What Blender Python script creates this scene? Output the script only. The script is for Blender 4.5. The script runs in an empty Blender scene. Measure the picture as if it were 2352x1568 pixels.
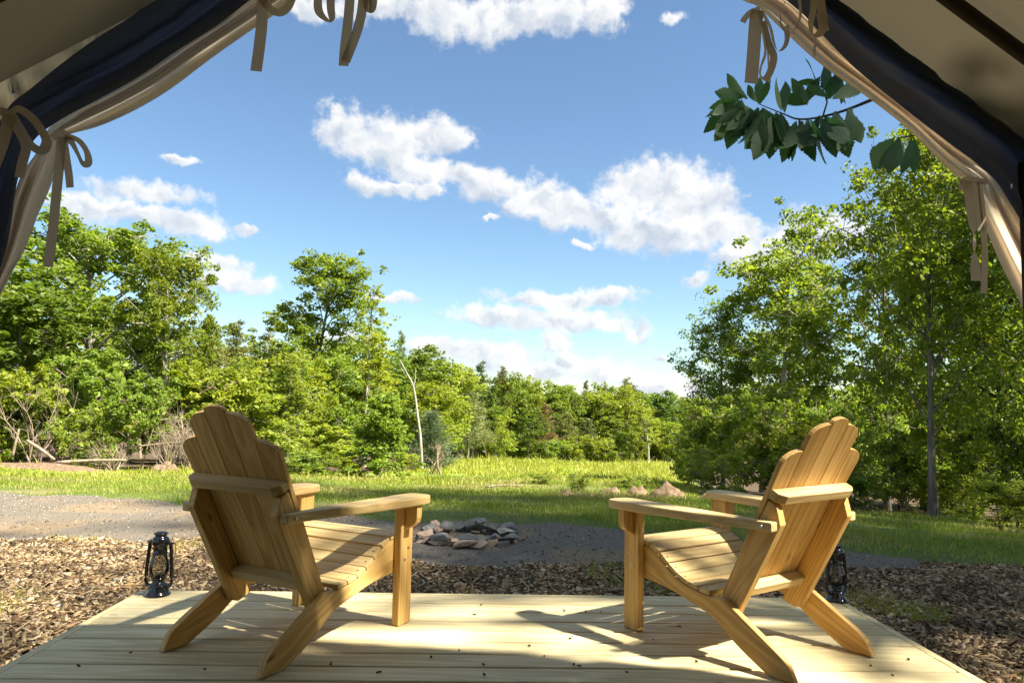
import bpy, bmesh, math, random
import numpy as np
from mathutils import Vector, Matrix
rng = np.random.default_rng(7)
random.seed(7)
scene = bpy.context.scene
COL = scene.collection
RAD = math.radians

# ------------------------------------------------------------------ camera
YAW, PITCH, ROLL, CAM_H = RAD(1.74), RAD(4.57), RAD(1.15), 1.01
FPX, PCX, PCY = 2741*0.6125, 1176.0, 784.0            # photo measured on a 2352 px wide copy
F = np.array([math.sin(YAW)*math.cos(PITCH), math.cos(YAW)*math.cos(PITCH), math.sin(PITCH)])
R0 = np.array([math.cos(YAW), -math.sin(YAW), 0.0]); U0 = np.cross(R0, F)
R = R0*math.cos(ROLL)+U0*math.sin(ROLL); U = np.cross(R, F)
CAM = np.array([0, 0, CAM_H])
cam_data = bpy.data.cameras.new('camera'); cam = bpy.data.objects.new('camera', cam_data); COL.objects.link(cam)
cam_data.sensor_width = 36; cam_data.lens = 2741/3840*36; cam_data.clip_start = .05; cam_data.clip_end = 6000
cam.matrix_world = Matrix(((R[0], U[0], -F[0], CAM[0]), (R[1], U[1], -F[1], CAM[1]), (R[2], U[2], -F[2], CAM[2]), (0, 0, 0, 1)))
scene.camera = cam

def ray(x, y): return F + R*(x-PCX)/FPX - U*(y-PCY)/FPX
def at(x, y, Y):                                       # point on the pixel's ray at depth Y
    d = ray(x, y); return CAM + d*(Y/d[1])

# ------------------------------------------------------------------ node helper
class NT:
    def __init__(s, tree): s.t = tree; s.n = tree.nodes; s.l = tree.links
    def new(s, typ, **kw):
        n = s.n.new(typ)
        for k, v in kw.items():
            if k == 'ins':
                for kk, vv in v.items():
                    if isinstance(vv, bpy.types.NodeSocket): s.l.new(vv, n.inputs[kk])
                    else: n.inputs[kk].default_value = vv
            else: setattr(n, k, v)
        return n
    def math(s, op, a, b=0.0, c=0.0, clamp=False):
        n = s.new('ShaderNodeMath', operation=op, use_clamp=clamp)
        for i, v in enumerate((a, b, c)):
            if isinstance(v, bpy.types.NodeSocket): s.l.new(v, n.inputs[i])
            else: n.inputs[i].default_value = v
        return n.outputs[0]
    def vmath(s, op, a, b=(0, 0, 0)):
        n = s.new('ShaderNodeVectorMath', operation=op)
        for i, v in enumerate((a, b)):
            if isinstance(v, bpy.types.NodeSocket): s.l.new(v, n.inputs[i])
            else: n.inputs[i].default_value = v
        return n
    def noise(s, vec, scale, detail=3, rough=.55, dist=0.0, dim='3D'):
        n = s.new('ShaderNodeTexNoise', noise_dimensions=dim)
        n.inputs['Scale'].default_value = scale; n.inputs['Detail'].default_value = detail
        n.inputs['Roughness'].default_value = rough; n.inputs['Distortion'].default_value = dist
        if vec is not None: s.l.new(vec, n.inputs['Vector'])
        return n.outputs['Fac']
    def ramp(s, fac, stops, interp='LINEAR'):
        n = s.new('ShaderNodeValToRGB'); cr = n.color_ramp; cr.interpolation = interp
        while len(cr.elements) < len(stops): cr.elements.new(.5)
        for e, (p, c) in zip(cr.elements, stops):
            e.position = p; e.color = (*c, 1) if len(c) == 3 else c
        s.l.new(fac, n.inputs[0]); return n.outputs['Color']
    def mix(s, fac, a, b, typ='MIX'):
        n = s.new('ShaderNodeMix', data_type='RGBA', blend_type=typ)
        for i, v in ((0, fac), (6, a), (7, b)):
            if isinstance(v, bpy.types.NodeSocket): s.l.new(v, n.inputs[i])
            else: n.inputs[i].default_value = v if i == 0 else ((*v, 1) if len(v) == 3 else v)
        return n.outputs[2]
    def smooth(s, v, a, b):
        n = s.new('ShaderNodeMapRange', interpolation_type='SMOOTHSTEP')
        n.inputs['From Min'].default_value = a; n.inputs['From Max'].default_value = b
        s.l.new(v, n.inputs['Value']); return n.outputs['Result']

# ------------------------------------------------------------------ world, sun, exposure
SUN_AZ = np.array([0.90, -0.44]); SUN_EL = RAD(51)       # horizontal direction TOWARDS the sun
SUN_AZ = SUN_AZ/np.linalg.norm(SUN_AZ)
world = bpy.data.worlds.new('World'); scene.world = world; world.use_nodes = True
w = NT(world.node_tree); w.n.clear()
sky = w.new('ShaderNodeTexSky', sky_type='NISHITA'); sky.sun_disc = False
sky.sun_elevation = SUN_EL; sky.sun_rotation = math.atan2(SUN_AZ[0], SUN_AZ[1])
sky.air_density = 1.0; sky.dust_density = .25; sky.ozone_density = 2.2; sky.altitude = 200
SKY_STR = 0.050
CLOUDS = [(700,12,75,26),(790,18,60,24),(1010,38,78,42),(1100,45,75,46),(1190,38,100,38),(1290,20,95,42),(1380,25,62,38),(860,8,90,22),
 (1550,36,24,15),(778,300,58,46),(835,335,70,44),(900,325,82,44),(980,308,82,38),(1042,318,40,32),(768,262,28,20),(942,384,74,34),
 (1004,380,44,24),(832,421,48,19),(900,436,60,15),(972,432,44,20),(1072,404,62,22),(1130,432,90,34),(1220,458,95,46),(1300,482,95,38),
 (1392,492,85,34),(1462,448,82,62),(1512,428,92,62),(1572,456,92,70),(1622,478,72,62),(1480,532,112,40),(1572,540,112,42),(1640,520,62,42),
 (1690,545,60,42),(1700,592,72,30),(1782,572,72,42),(1852,542,82,48),(1932,540,64,48),(1762,612,62,26),(1600,640,38,16),(1290,684,155,19),
 (1402,684,72,22),(1160,726,135,24),(1284,732,135,28),(1384,746,85,16),(1272,790,48,36),(1302,834,62,28),(1462,770,42,28),(1160,824,85,42),
 (1080,812,105,30),(1000,802,95,25),(1382,852,95,28),(1502,884,95,26),(1250,856,85,22),(780,772,55,22),(1565,905,85,26),(450,515,78,32),
 (562,520,32,12),(340,440,115,22),(420,370,36,9),(532,642,92,27),(482,602,80,22),(282,482,145,24),(200,472,85,30),(900,680,60,10),(1330,562,16,9),(1130,510,26,8),(1520,830,18,10)]
tc = w.new('ShaderNodeTexCoord'); dirv = w.vmath('NORMALIZE', tc.outputs['Generated']).outputs[0]
sep = w.new('ShaderNodeSeparateXYZ'); w.l.new(dirv, sep.inputs[0])
az = w.math('ARCTAN2', sep.outputs[0], sep.outputs[1]); el = w.math('ARCSINE', sep.outputs[2])
comb = w.new('ShaderNodeCombineXYZ'); w.l.new(az, comb.inputs[0]); w.l.new(el, comb.inputs[1])
ae = comb.outputs[0]
# wind-torn edges: warp the chart with noise
wn = w.new('ShaderNodeTexNoise'); wn.inputs['Scale'].default_value = 16; wn.inputs['Detail'].default_value = 6; wn.inputs['Roughness'].default_value = .62
w.l.new(ae, wn.inputs['Vector'])
off = w.vmath('MULTIPLY', w.vmath('SUBTRACT', wn.outputs['Color'], (.5, .5, .5)).outputs[0], (.075, .05, 0)).outputs[0]
aew = w.vmath('ADD', ae, off).outputs[0]
field = None; field2 = None
for (cx, cy, rx, ry) in CLOUDS:
    d = ray(cx, cy); d = d/np.linalg.norm(d)
    a0, e0 = math.atan2(d[0], d[1]), math.asin(d[2])
    k = math.cos(math.atan(abs(cx-PCX)/FPX))
    q_ = .86 if cy > 755 else 1.0
    ra, re = rx*1.12/FPX*k*q_, ry*1.15/FPX*k*q_
    v = w.vmath('SUBTRACT', aew, (a0, e0, 0)).outputs[0]
    v = w.vmath('MULTIPLY', v, (1/ra, 1/re, 0)).outputs[0]
    ln = w.vmath('LENGTH', v).outputs['Value']
    b = w.math('SUBTRACT', 1.0, ln)
    vy = w.vmath('DOT_PRODUCT', v, (.22, .62, 0)).outputs['Value']
    b2 = w.math('MULTIPLY_ADD', vy, .5, b)
    field = b if field is None else w.math('SMOOTH_MAX', field, b, .25)
    field2 = b2 if field2 is None else w.math('SMOOTH_MAX', field2, b2, .25)
# broken cumulus round the unseen sky, its cover raised to add fill light
gen = w.noise(dirv, 3.2, 6, .58)
gen = w.math('MULTIPLY', w.math('SUBTRACT', gen, .52), 9.0)
gen = w.math('SUBTRACT', gen, w.math('MULTIPLY', w.smooth(sep.outputs[2], .0, -.1), 3.0))
inframe = w.math('MULTIPLY', w.smooth(w.math('ABSOLUTE', az), .85, .68), w.smooth(el, .66, .54))
tops = w.math('MULTIPLY', w.math('SUBTRACT', field2, field), inframe)
field = w.math('ADD', w.math('MULTIPLY', field, inframe), w.math('MULTIPLY', gen, w.math('SUBTRACT', 1.0, inframe)))
fine = w.noise(ae, 45, 7, .62)
dens = w.math('ADD', field, w.math('MULTIPLY', w.math('SUBTRACT', fine, .5), 1.5))
alpha = w.smooth(dens, -.2, .5)
# soft self shading: billow noise sampled here and a little towards the sun
n1 = w.noise(aew, 22, 4, .5)
up = w.vmath('ADD', aew, (.010, .016, 0)).outputs[0]
n2 = w.noise(up, 22, 4, .5)
lit = w.math('ADD', w.math('MULTIPLY', w.math('SUBTRACT', n1, n2), 1.9), .60)
lit = w.math('ADD', lit, w.math('MULTIPLY', tops, 1.0))
lit = w.math('SUBTRACT', lit, w.math('MULTIPLY', w.smooth(dens, .3, 1.2), .2), clamp=True)
ccol = w.ramp(lit, [(.10, (3.3, 3.65, 4.2)), (.45, (4.6, 4.75, 4.95)), (.85, (5.9, 5.8, 5.65))])
ccol = w.mix(1.0, ccol, (1.0, 1.0, 1.0), 'MULTIPLY')
skyc = w.mix(1.0, sky.outputs[0], (.90, .99, 1.0), 'MULTIPLY')
fin = w.mix(w.math('MULTIPLY', alpha, .93), skyc, ccol)
bg = w.new('ShaderNodeBackground', ins={'Color': fin, 'Strength': SKY_STR})
wo = w.new('ShaderNodeOutputWorld'); w.l.new(bg.outputs[0], wo.inputs[0])

sl = bpy.data.lights.new('sun', 'SUN'); so = bpy.data.objects.new('sun', sl); COL.objects.link(so)
sl.energy = 5.0; sl.angle = RAD(1.8); sl.color = (1.0, .93, .80)
sd = Vector((SUN_AZ[0]*math.cos(SUN_EL), SUN_AZ[1]*math.cos(SUN_EL), math.sin(SUN_EL)))
so.rotation_euler = sd.to_track_quat('Z', 'Y').to_euler(); so.location = (20, -12, 30)
vs = scene.view_settings; vs.view_transform = 'Standard'; vs.look = 'None'; vs.gamma = 1; vs.exposure = 1.92; vs.use_curve_mapping = False
try:
    scene.cycles.max_bounces = 7; scene.cycles.diffuse_bounces = 4; scene.cycles.transmission_bounces = 8; scene.cycles.transparent_max_bounces = 8
except Exception: pass

# ------------------------------------------------------------------ materials
MATS = {}
def mat(name):
    m = bpy.data.materials.new(name); m.use_nodes = True; t = NT(m.node_tree); t.n.clear()
    o = t.new('ShaderNodeOutputMaterial'); MATS[name] = m
    return m, t, o
def principled(t, o, col, rough=.6, spec=.4, bump=None, bstr=.2, bdist=.01, metal=0.0):
    p = t.new('ShaderNodeBsdfPrincipled')
    if isinstance(col, bpy.types.NodeSocket): t.l.new(col, p.inputs['Base Color'])
    else: p.inputs['Base Color'].default_value = (*col, 1)
    if isinstance(rough, bpy.types.NodeSocket): t.l.new(rough, p.inputs['Roughness'])
    else: p.inputs['Roughness'].default_value = rough
    p.inputs['Specular IOR Level'].default_value = spec; p.inputs['Metallic'].default_value = metal
    if bump is not None:
        b = t.new('ShaderNodeBump'); b.inputs['Strength'].default_value = bstr; b.inputs['Distance'].default_value = bdist
        t.l.new(bump, b.inputs['Height']); t.l.new(b.outputs[0], p.inputs['Normal'])
    t.l.new(p.outputs[0], o.inputs[0]); return p

def leaf_mat(name, stops, trans=.5, rough=.5, tint=(.9, 1.15, .35), dry=0.0):
    m, t, o = mat(name)
    g = t.new('ShaderNodeNewGeometry'); oi = t.new('ShaderNodeObjectInfo')
    tcn = t.new('ShaderNodeTexCoord')
    f = t.math('MULTIPLY_ADD', g.outputs['Random Per Island'], .5, t.math('MULTIPLY', t.noise(tcn.outputs['Object'], .9, 2), .62))
    f = t.math('ADD', t.math('SUBTRACT', f, .06), t.math('MULTIPLY', t.math('SUBTRACT', t.math('FRACT', t.math('MULTIPLY', oi.outputs['Random'], 7.3)), .5), .34), clamp=True)
    c = t.ramp(f, stops)
    if dry: c = t.mix(t.math('MULTIPLY', t.smooth(t.noise(tcn.outputs['Object'], .42, 5, .65), .46, .66), dry), c, (.36, .30, .13))
    c = t.mix(1.0, c, t.ramp(oi.outputs['Random'], [(0, (1.34, 1.12, .95)), (.5, (1.2, 1.08, 1.15)), (1, (1.0, 1.04, 1.4))]), 'MULTIPLY')
    p = t.new('ShaderNodeBsdfPrincipled'); t.l.new(c, p.inputs['Base Color'])
    p.inputs['Roughness'].default_value = rough; p.inputs['Specular IOR Level'].default_value = .3
    tr = t.new('ShaderNodeBsdfTranslucent'); t.l.new(t.mix(1.0, c, tint, 'MULTIPLY'), tr.inputs[0])
    mx = t.new('ShaderNodeMixShader'); mx.inputs[0].default_value = trans
    t.l.new(p.outputs[0], mx.inputs[1]); t.l.new(tr.outputs[0], mx.inputs[2]); t.l.new(mx.outputs[0], o.inputs[0])
    return m
leaf_mat('leaf_oak', [(.1, (.06, .105, .012)), (.45, (.13, .19, .022)), (.75, (.19, .25, .034)), (.95, (.26, .30, .055))], tint=(1.5, 1.55, .5))
leaf_mat('leaf_bright', [(.1, (.09, .15, .016)), (.45, (.17, .24, .028)), (.75, (.24, .31, .042)), (.95, (.31, .36, .065))], tint=(1.5, 1.5, .5))
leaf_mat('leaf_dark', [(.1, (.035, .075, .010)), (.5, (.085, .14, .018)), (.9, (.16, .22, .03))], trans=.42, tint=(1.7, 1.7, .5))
leaf_mat('needles', [(.1, (.075, .10, .026)), (.5, (.15, .18, .044)), (.9, (.22, .24, .07))], trans=.15, rough=.6)
leaf_mat('needles_blue', [(.1, (.04, .075, .035)), (.5, (.075, .12, .06)), (.9, (.12, .17, .09))], trans=.15, rough=.6)
leaf_mat('needles_rust', [(.1, (.13, .09, .03)), (.5, (.2, .15, .05)), (.9, (.24, .2, .08))], trans=.15, rough=.7)
leaf_mat('leaf_near', [(.1, (.028, .065, .03)), (.5, (.045, .095, .042)), (.9, (.075, .13, .05))], trans=.42, rough=.62, tint=(1.1, 1.5, .6))
leaf_mat('grass', [(.05, (.09, .14, .014)), (.4, (.16, .23, .024)), (.75, (.23, .29, .036)), (.95, (.34, .33, .10))], trans=.35, tint=(1.2, 1.25, .4), dry=.75)
leaf_mat('meadow_grass', [(.05, (.16, .22, .022)), (.4, (.25, .31, .034)), (.75, (.31, .36, .05)), (.95, (.38, .37, .12))], trans=.3, tint=(1.2, 1.2, .4), dry=.45)

def bark_mat(name, c1, c2, c3, sc=6):
    m, t, o = mat(name)
    tcn = t.new('ShaderNodeTexCoord'); mp = t.new('ShaderNodeMapping'); mp.inputs['Scale'].default_value = (1, 1, .25); t.l.new(tcn.outputs['Object'], mp.inputs[0])
    n = t.noise(mp.outputs[0], sc, 6, .65); n2 = t.noise(tcn.outputs['Object'], 1.3, 3)
    c = t.ramp(n, [(.3, c1), (.5, c2), (.68, c3)])
    c = t.mix(t.math('MULTIPLY', n2, .5), c, tuple(.6*x for x in c2))
    principled(t, o, c, .9, .15, n, .6, .03)
bark_mat('bark_grey', (.05, .042, .034), (.15, .13, .105), (.27, .245, .20))
bark_mat('bark_pale', (.16, .14, .11), (.36, .33, .27), (.52, .48, .40))
bark_mat('bark_dark', (.022, .019, .015), (.055, .046, .036), (.11, .092, .07))
bark_mat('dead_wood', (.16, .115, .08), (.30, .23, .165), (.44, .36, .28), 10)

def wood_mat(name, stops, ring=26.0, knots=True, smudge=None, rough=.6):
    m, t, o = mat(name)
    at_ = t.new('ShaderNodeAttribute', attribute_name='grain'); oi = t.new('ShaderNodeObjectInfo')
    offv = t.new('ShaderNodeCombineXYZ')
    for i, k in enumerate((37.0, 11.0, 5.0)): t.l.new(t.math('MULTIPLY', oi.outputs['Random'], k), offv.inputs[i])
    v = t.vmath('ADD', at_.outputs['Vector'], offv.outputs[0]).outputs[0]
    st = t.vmath('MULTIPLY', v, (.55, 6.0, 6.0)).outputs[0]
    warp = t.noise(st, 1.2, 3, .5, .6)
    sv = t.new('ShaderNodeSeparateXYZ'); t.l.new(v, sv.inputs[0])
    rad_ = t.math('ADD', t.math('MULTIPLY', sv.outputs[1], ring), t.math('MULTIPLY', sv.outputs[2], ring*.5))
    ph = t.math('ADD', rad_, t.math('MULTIPLY', warp, 9.0))
    rings = t.math('POWER', t.math('ADD', t.math('MULTIPLY', t.math('SINE', t.math('MULTIPLY', ph, 6.2832)), .5), .5), 1.6)
    fibre = t.noise(t.vmath('MULTIPLY', v, (3.0, 140, 140)).outputs[0], 1, 3, .6)
    f = t.math('ADD', t.math('MULTIPLY', rings, .22), t.math('MULTIPLY', fibre, .46))
    f = t.math('ADD', f, t.math('MULTIPLY', t.math('SUBTRACT', t.noise(t.vmath('MULTIPLY', v, (.8, 3, 3)).outputs[0], 2.2, 2), .5), .5))
    f = t.math('ADD', f, t.math('MULTIPLY', t.math('SUBTRACT', oi.outputs['Random'], .5), .16), clamp=True)
    c = t.ramp(f, stops)
    if knots:
        vo = t.new('ShaderNodeTexVoronoi'); vo.inputs['Scale'].default_value = 1; vo.inputs['Randomness'].default_value = 1
        t.l.new(t.vmath('MULTIPLY', v, (2.6, 7.5, 7.5)).outputs[0], vo.inputs['Vector'])
        kn = t.smooth(vo.outputs['Distance'], .085, .03)
        c = t.mix(t.math('MULTIPLY', kn, .75), c, tuple(.28*x for x in stops[0][1]))
    if smudge:
        sm = t.smooth(t.noise(t.vmath('MULTIPLY', v, (2.2, 7, 7)).outputs[0], 2.0, 5, .65), .55, .75)
        c = t.mix(t.math('MULTIPLY', sm, .42), c, smudge)
        sp = t.smooth(t.noise(t.vmath('MULTIPLY', v, (14, 40, 40)).outputs[0], 1.5, 2), .72, .78)
        c = t.mix(t.math('MULTIPLY', sp, .45), c, tuple(.25*x for x in smudge))
    principled(t, o, c, rough, .3, t.math('ADD', fibre, t.math('MULTIPLY', rings, .4)), .22, .002)
wood_mat('deck_wood', [(.15, (.46, .37, .19)), (.5, (.65, .56, .325)), (.85, (.75, .675, .44))], 9, smudge=(.40, .36, .28), rough=.7)
wood_mat('chair_wood', [(.15, (.45, .26, .075)), (.5, (.67, .43, .15)), (.85, (.76, .53, .22))], 22, rough=.55)
wood_mat('chair_wood_pale', [(.15, (.44, .30, .12)), (.5, (.61, .455, .21)), (.85, (.70, .56, .29))], 16, rough=.6)

def canvas_mat(name, col, trans, tcol, weave=520):
    m, t, o = mat(name)
    tcn = t.new('ShaderNodeTexCoord')
    n = t.noise(tcn.outputs['Object'], weave, 2); n2 = t.noise(tcn.outputs['Object'], 2.6, 4)
    c = t.mix(t.math('MULTIPLY', n2, .35), col, tuple(.62*x for x in col))
    p = t.new('ShaderNodeBsdfPrincipled'); t.l.new(c, p.inputs['Base Color']); p.inputs['Roughness'].default_value = .9; p.inputs['Specular IOR Level'].default_value = .1
    b = t.new('ShaderNodeBump'); b.inputs['Strength'].default_value = .12; b.inputs['Distance'].default_value = .002; t.l.new(n, b.inputs['Height']); t.l.new(b.outputs[0], p.inputs['Normal'])
    tr = t.new('ShaderNodeBsdfTranslucent'); tr.inputs[0].default_value = (*tcol, 1)
    mx = t.new('ShaderNodeMixShader'); mx.inputs[0].default_value = trans
    t.l.new(p.outputs[0], mx.inputs[1]); t.l.new(tr.outputs[0], mx.inputs[2]); t.l.new(mx.outputs[0], o.inputs[0])
canvas_mat('canvas_tan', (.66, .55, .41), .5, (.74, .62, .46))
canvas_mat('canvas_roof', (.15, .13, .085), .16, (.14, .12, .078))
canvas_mat('canvas_navy', (.13, .145, .19), .35, (.085, .098, .145))
canvas_mat('ribbon_cotton', (.62, .51, .37), .36, (.64, .52, .37), 900)

m, t, o = mat('black_enamel'); principled(t, o, (.008, .008, .010), .16, .6)
m, t, o = mat('dark_strap'); principled(t, o, (.055, .040, .026), .85, .1)
m, t, o = mat('bolt_steel'); principled(t, o, (.55, .55, .55), .35, .5, metal=1.0)
m, t, o = mat('smoked_glass')
gl = t.new('ShaderNodeBsdfGlossy'); gl.inputs['Roughness'].default_value = .03
trn = t.new('ShaderNodeBsdfTransparent'); trn.inputs[0].default_value = (.66, .64, .58, 1)
fr = t.new('ShaderNodeFresnel'); fr.inputs[0].default_value = 1.5
mx = t.new('ShaderNodeMixShader'); t.l.new(fr.outputs[0], mx.inputs[0]); t.l.new(trn.outputs[0], mx.inputs[1]); t.l.new(gl.outputs[0], mx.inputs[2]); t.l.new(mx.outputs[0], o.inputs[0])
m, t, o = mat('wick'); principled(t, o, (.6, .55, .45), .9, .1)

def stone_mat(name, c1, c2, c3):
    m, t, o = mat(name); tcn = t.new('ShaderNodeTexCoord'); oi = t.new('ShaderNodeObjectInfo')
    v = t.vmath('ADD', tcn.outputs['Object'], t.vmath('SCALE', (1, 1, 1)).outputs[0]).outputs[0]
    n = t.noise(tcn.outputs['Object'], 14, 6, .6); n2 = t.noise(tcn.outputs['Object'], 60, 4, .6)
    f = t.math('ADD', t.math('MULTIPLY', n, .7), t.math('MULTIPLY', oi.outputs['Random'], .3))
    c = t.ramp(f, [(.25, c1), (.5, c2), (.75, c3)])
    principled(t, o, c, .8, .3, t.math('ADD', n, t.math('MULTIPLY', n2, .4)), .5, .02)
stone_mat('stone_grey', (.07, .07, .066), (.15, .148, .135), (.27, .255, .225))
stone_mat('stone_tan_lit', (.22, .15, .10), (.38, .27, .19), (.50, .38, .28))

# terrain: one material, blended by the zone weights stored on the mesh
m, t, o = mat('terrain')
za = t.new('ShaderNodeAttribute', attribute_name='zone'); zs = t.new('ShaderNodeSeparateColor'); t.l.new(za.outputs['Color'], zs.inputs[0])
tcn = t.new('ShaderNodeTexCoord'); ob = tcn.outputs['Object']
edge = t.math('MULTIPLY', t.math('SUBTRACT', t.noise(ob, 3.5, 6, .65), .5), .9)
def zw(s): return t.smooth(t.math('ADD', s, edge), .42, .58)
mul = t.ramp(t.noise(ob, 55, 4, .7), [(.3, (.022, .014, .009)), (.5, (.075, .048, .03)), (.68, (.20, .135, .085)), (.8, (.34, .25, .17))])
gn = t.noise(ob, 120, 4, .7)
gra = t.ramp(gn, [(.3, (.10, .086, .068)), (.5, (.165, .142, .112)), (.7, (.245, .21, .165))])
gra = t.mix(t.smooth(t.noise(ob, .9, 5, .6), .45, .62), gra, (.235, .175, .11))
gs = t.ramp(t.noise(ob, 22, 5, .7), [(.3, (.055, .075, .02)), (.5, (.105, .145, .03)), (.72, (.19, .19, .07))])
dry = t.smooth(t.noise(ob, .55, 5, .62), .52, .66)
gs = t.mix(t.math('MULTIPLY', dry, .7), gs, (.27, .21, .12))
far = t.ramp(t.noise(ob, .35, 6, .65), [(.3, (.15, .22, .032)), (.5, (.21, .29, .045)), (.72, (.28, .30, .10))])
sx = t.new('ShaderNodeSeparateXYZ'); t.l.new(ob, sx.inputs[0])
gs = t.mix(t.smooth(sx.outputs[1], 16, 26), gs, far)
litc = t.ramp(t.noise(ob, 6, 5, .7), [(.3, (.03, .022, .014)), (.5, (.085, .06, .036)), (.72, (.16, .12, .075))])
gs = t.mix(zs.outputs[2], gs, litc)
c = t.mix(zw(zs.outputs[1]), gs, gra); c = t.mix(zw(zs.outputs[0]), c, mul)
principled(t, o, c, .95, .1, t.math('ADD', gn, t.noise(ob, 25, 4, .7)), .5, .03)

m, t, o = mat('wood_chip')
g = t.new('ShaderNodeNewGeometry')
c = t.ramp(g.outputs['Random Per Island'], [(0, (.045, .03, .017)), (.3, (.13, .085, .043)), (.55, (.25, .172, .09)), (.78, (.40, .295, .165)), (.95, (.55, .45, .29)), (1, (.33, .32, .27))])
tcn = t.new('ShaderNodeTexCoord')
c = t.mix(1.0, c, t.ramp(t.noise(tcn.outputs['Object'], 1.6, 4, .6), [(.35, (.5, .47, .45)), (.5, (.95, .92, .9)), (.65, (1.15, 1.08, 1.0))]), 'MULTIPLY')
principled(t, o, c, .85, .2)
m, t, o = mat('pebble')
g = t.new('ShaderNodeNewGeometry')
c = t.ramp(g.outputs['Random Per Island'], [(0, (.08, .07, .056)), (.6, (.165, .142, .112)), (.95, (.26, .225, .18)), (1, (.42, .39, .34))])
principled(t, o, c, .8, .3)
m, t, o = mat('earth')
tcn = t.new('ShaderNodeTexCoord')
n = t.noise(tcn.outputs['Object'], 9, 6, .68)
principled(t, o, t.ramp(n, [(.3, (.09, .055, .032)), (.5, (.18, .12, .075)), (.7, (.30, .23, .165))]), .95, .1, n, .7, .05)
m, t, o = mat('litter')
g = t.new('ShaderNodeNewGeometry')
c = t.ramp(g.outputs['Random Per Island'], [(0, (.035, .025, .015)), (.6, (.10, .06, .03)), (1, (.12, .13, .04))]); principled(t, o, c, .9, .1)

# ------------------------------------------------------------------ object helpers
def link(name, mesh, material, parent=None):
    ob_ = bpy.data.objects.new(name, mesh); COL.objects.link(ob_)
    if material is not None and len(mesh.materials) == 0: mesh.materials.append(MATS[material])
    if parent is not None: ob_.parent = parent
    return ob_
def tag(o_, label=None, cat=None, group=None, kind=None):
    if label: o_['label'] = label
    if cat: o_['category'] = cat
    if group: o_['group'] = group
    if kind: o_['kind'] = kind
    return o_
def empty(name, loc=(0, 0, 0), rz=0.0):
    e = bpy.data.objects.new(name, None); COL.objects.link(e); e.location = loc; e.rotation_euler = (0, 0, rz); e.empty_display_size = .2
    return e
def copy_tree(o_, parent=None):
    c = o_.copy(); COL.objects.link(c); c.parent = parent
    for ch in o_.children: copy_tree(ch, c)
    return c
def npmesh(name, V, faces_flat, loop_tot, smooth=False):
    me = bpy.data.meshes.new(name); V = np.asarray(V, np.float32); ff = np.asarray(faces_flat, np.int32).ravel(); lt = np.asarray(loop_tot, np.int32)
    me.vertices.add(len(V)); me.vertices.foreach_set('co', V.ravel())
    me.loops.add(len(ff)); me.loops.foreach_set('vertex_index', ff)
    me.polygons.add(len(lt)); ls = np.concatenate(([0], np.cumsum(lt)[:-1])).astype(np.int32)
    me.polygons.foreach_set('loop_start', ls); me.polygons.foreach_set('loop_total', lt)
    if smooth: me.polygons.foreach_set('use_smooth', np.ones(len(lt), bool))
    me.update(calc_edges=True); me.validate(); return me
def bm_mesh(bm, name, smooth=False):
    bmesh.ops.recalc_face_normals(bm, faces=bm.faces)
    me = bpy.data.meshes.new(name); bm.to_mesh(me); bm.free()
    if smooth:
        for p in me.polygons: p.use_smooth = True
    return me
def set_grain(me, axis, off=None):
    a = Vector(axis).normalized(); b = a.orthogonal().normalized(); c = a.cross(b)
    if off is None: off = (random.uniform(0, 50), random.uniform(-3, 3), random.uniform(-3, 3))
    at_ = me.attributes.new('grain', 'FLOAT_VECTOR', 'POINT')
    at_.data.foreach_set('vector', np.array([(v.co.dot(a)+off[0], v.co.dot(b)+off[1], v.co.dot(c)+off[2]) for v in me.vertices], np.float32).ravel())
def prism(poly, axis, a, b, bev=.003, name='part', smooth=False):
    """extrude a 2D polygon; axis 'X': poly is (y,z) between x=a..b; 'Z': poly (x,y); 'Y': poly (x,z)"""
    bm = bmesh.new()
    def P(u, v, w_): return {'X': (w_, u, v), 'Z': (u, v, w_), 'Y': (u, w_, v)}[axis]
    lo = [bm.verts.new(P(u, v, a)) for u, v in poly]; hi = [bm.verts.new(P(u, v, b)) for u, v in poly]
    n = len(poly); bm.faces.new(lo); bm.faces.new(hi[::-1])
    for i in range(n): bm.faces.new((lo[i], lo[(i+1) % n], hi[(i+1) % n], hi[i]))
    bmesh.ops.recalc_face_normals(bm, faces=bm.faces)
    if bev > 0:
        es = [e for e in bm.edges if len(e.link_faces) == 2 and e.calc_face_angle(0) > .6]
        bmesh.ops.bevel(bm, geom=es, offset=bev, segments=2, profile=.5, affect='EDGES', clamp_overlap=True)
    return bm_mesh(bm, name)
def box_mesh(x0, x1, y0, y1, z0, z1, bev=.003, name='part'):
    return prism([(x0, y0), (x1, y0), (x1, y1), (x0, y1)], 'Z', z0, z1, bev, name)
def smooth_poly(pts, n=4):
    """Catmull-Rom through an open polyline"""
    P = np.array(pts, float); out = []
    Q = np.vstack((2*P[0]-P[1], P, 2*P[-1]-P[-2]))
    for i in range(1, len(Q)-2):
        for k in range(n):
            s = k/n
            out.append(.5*((2*Q[i])+(-Q[i-1]+Q[i+1])*s+(2*Q[i-1]-5*Q[i]+4*Q[i+1]-Q[i+2])*s*s+(-Q[i-1]+3*Q[i]-3*Q[i+1]+Q[i+2])*s**3))
    out.append(P[-1]); return np.array(out)
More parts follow.
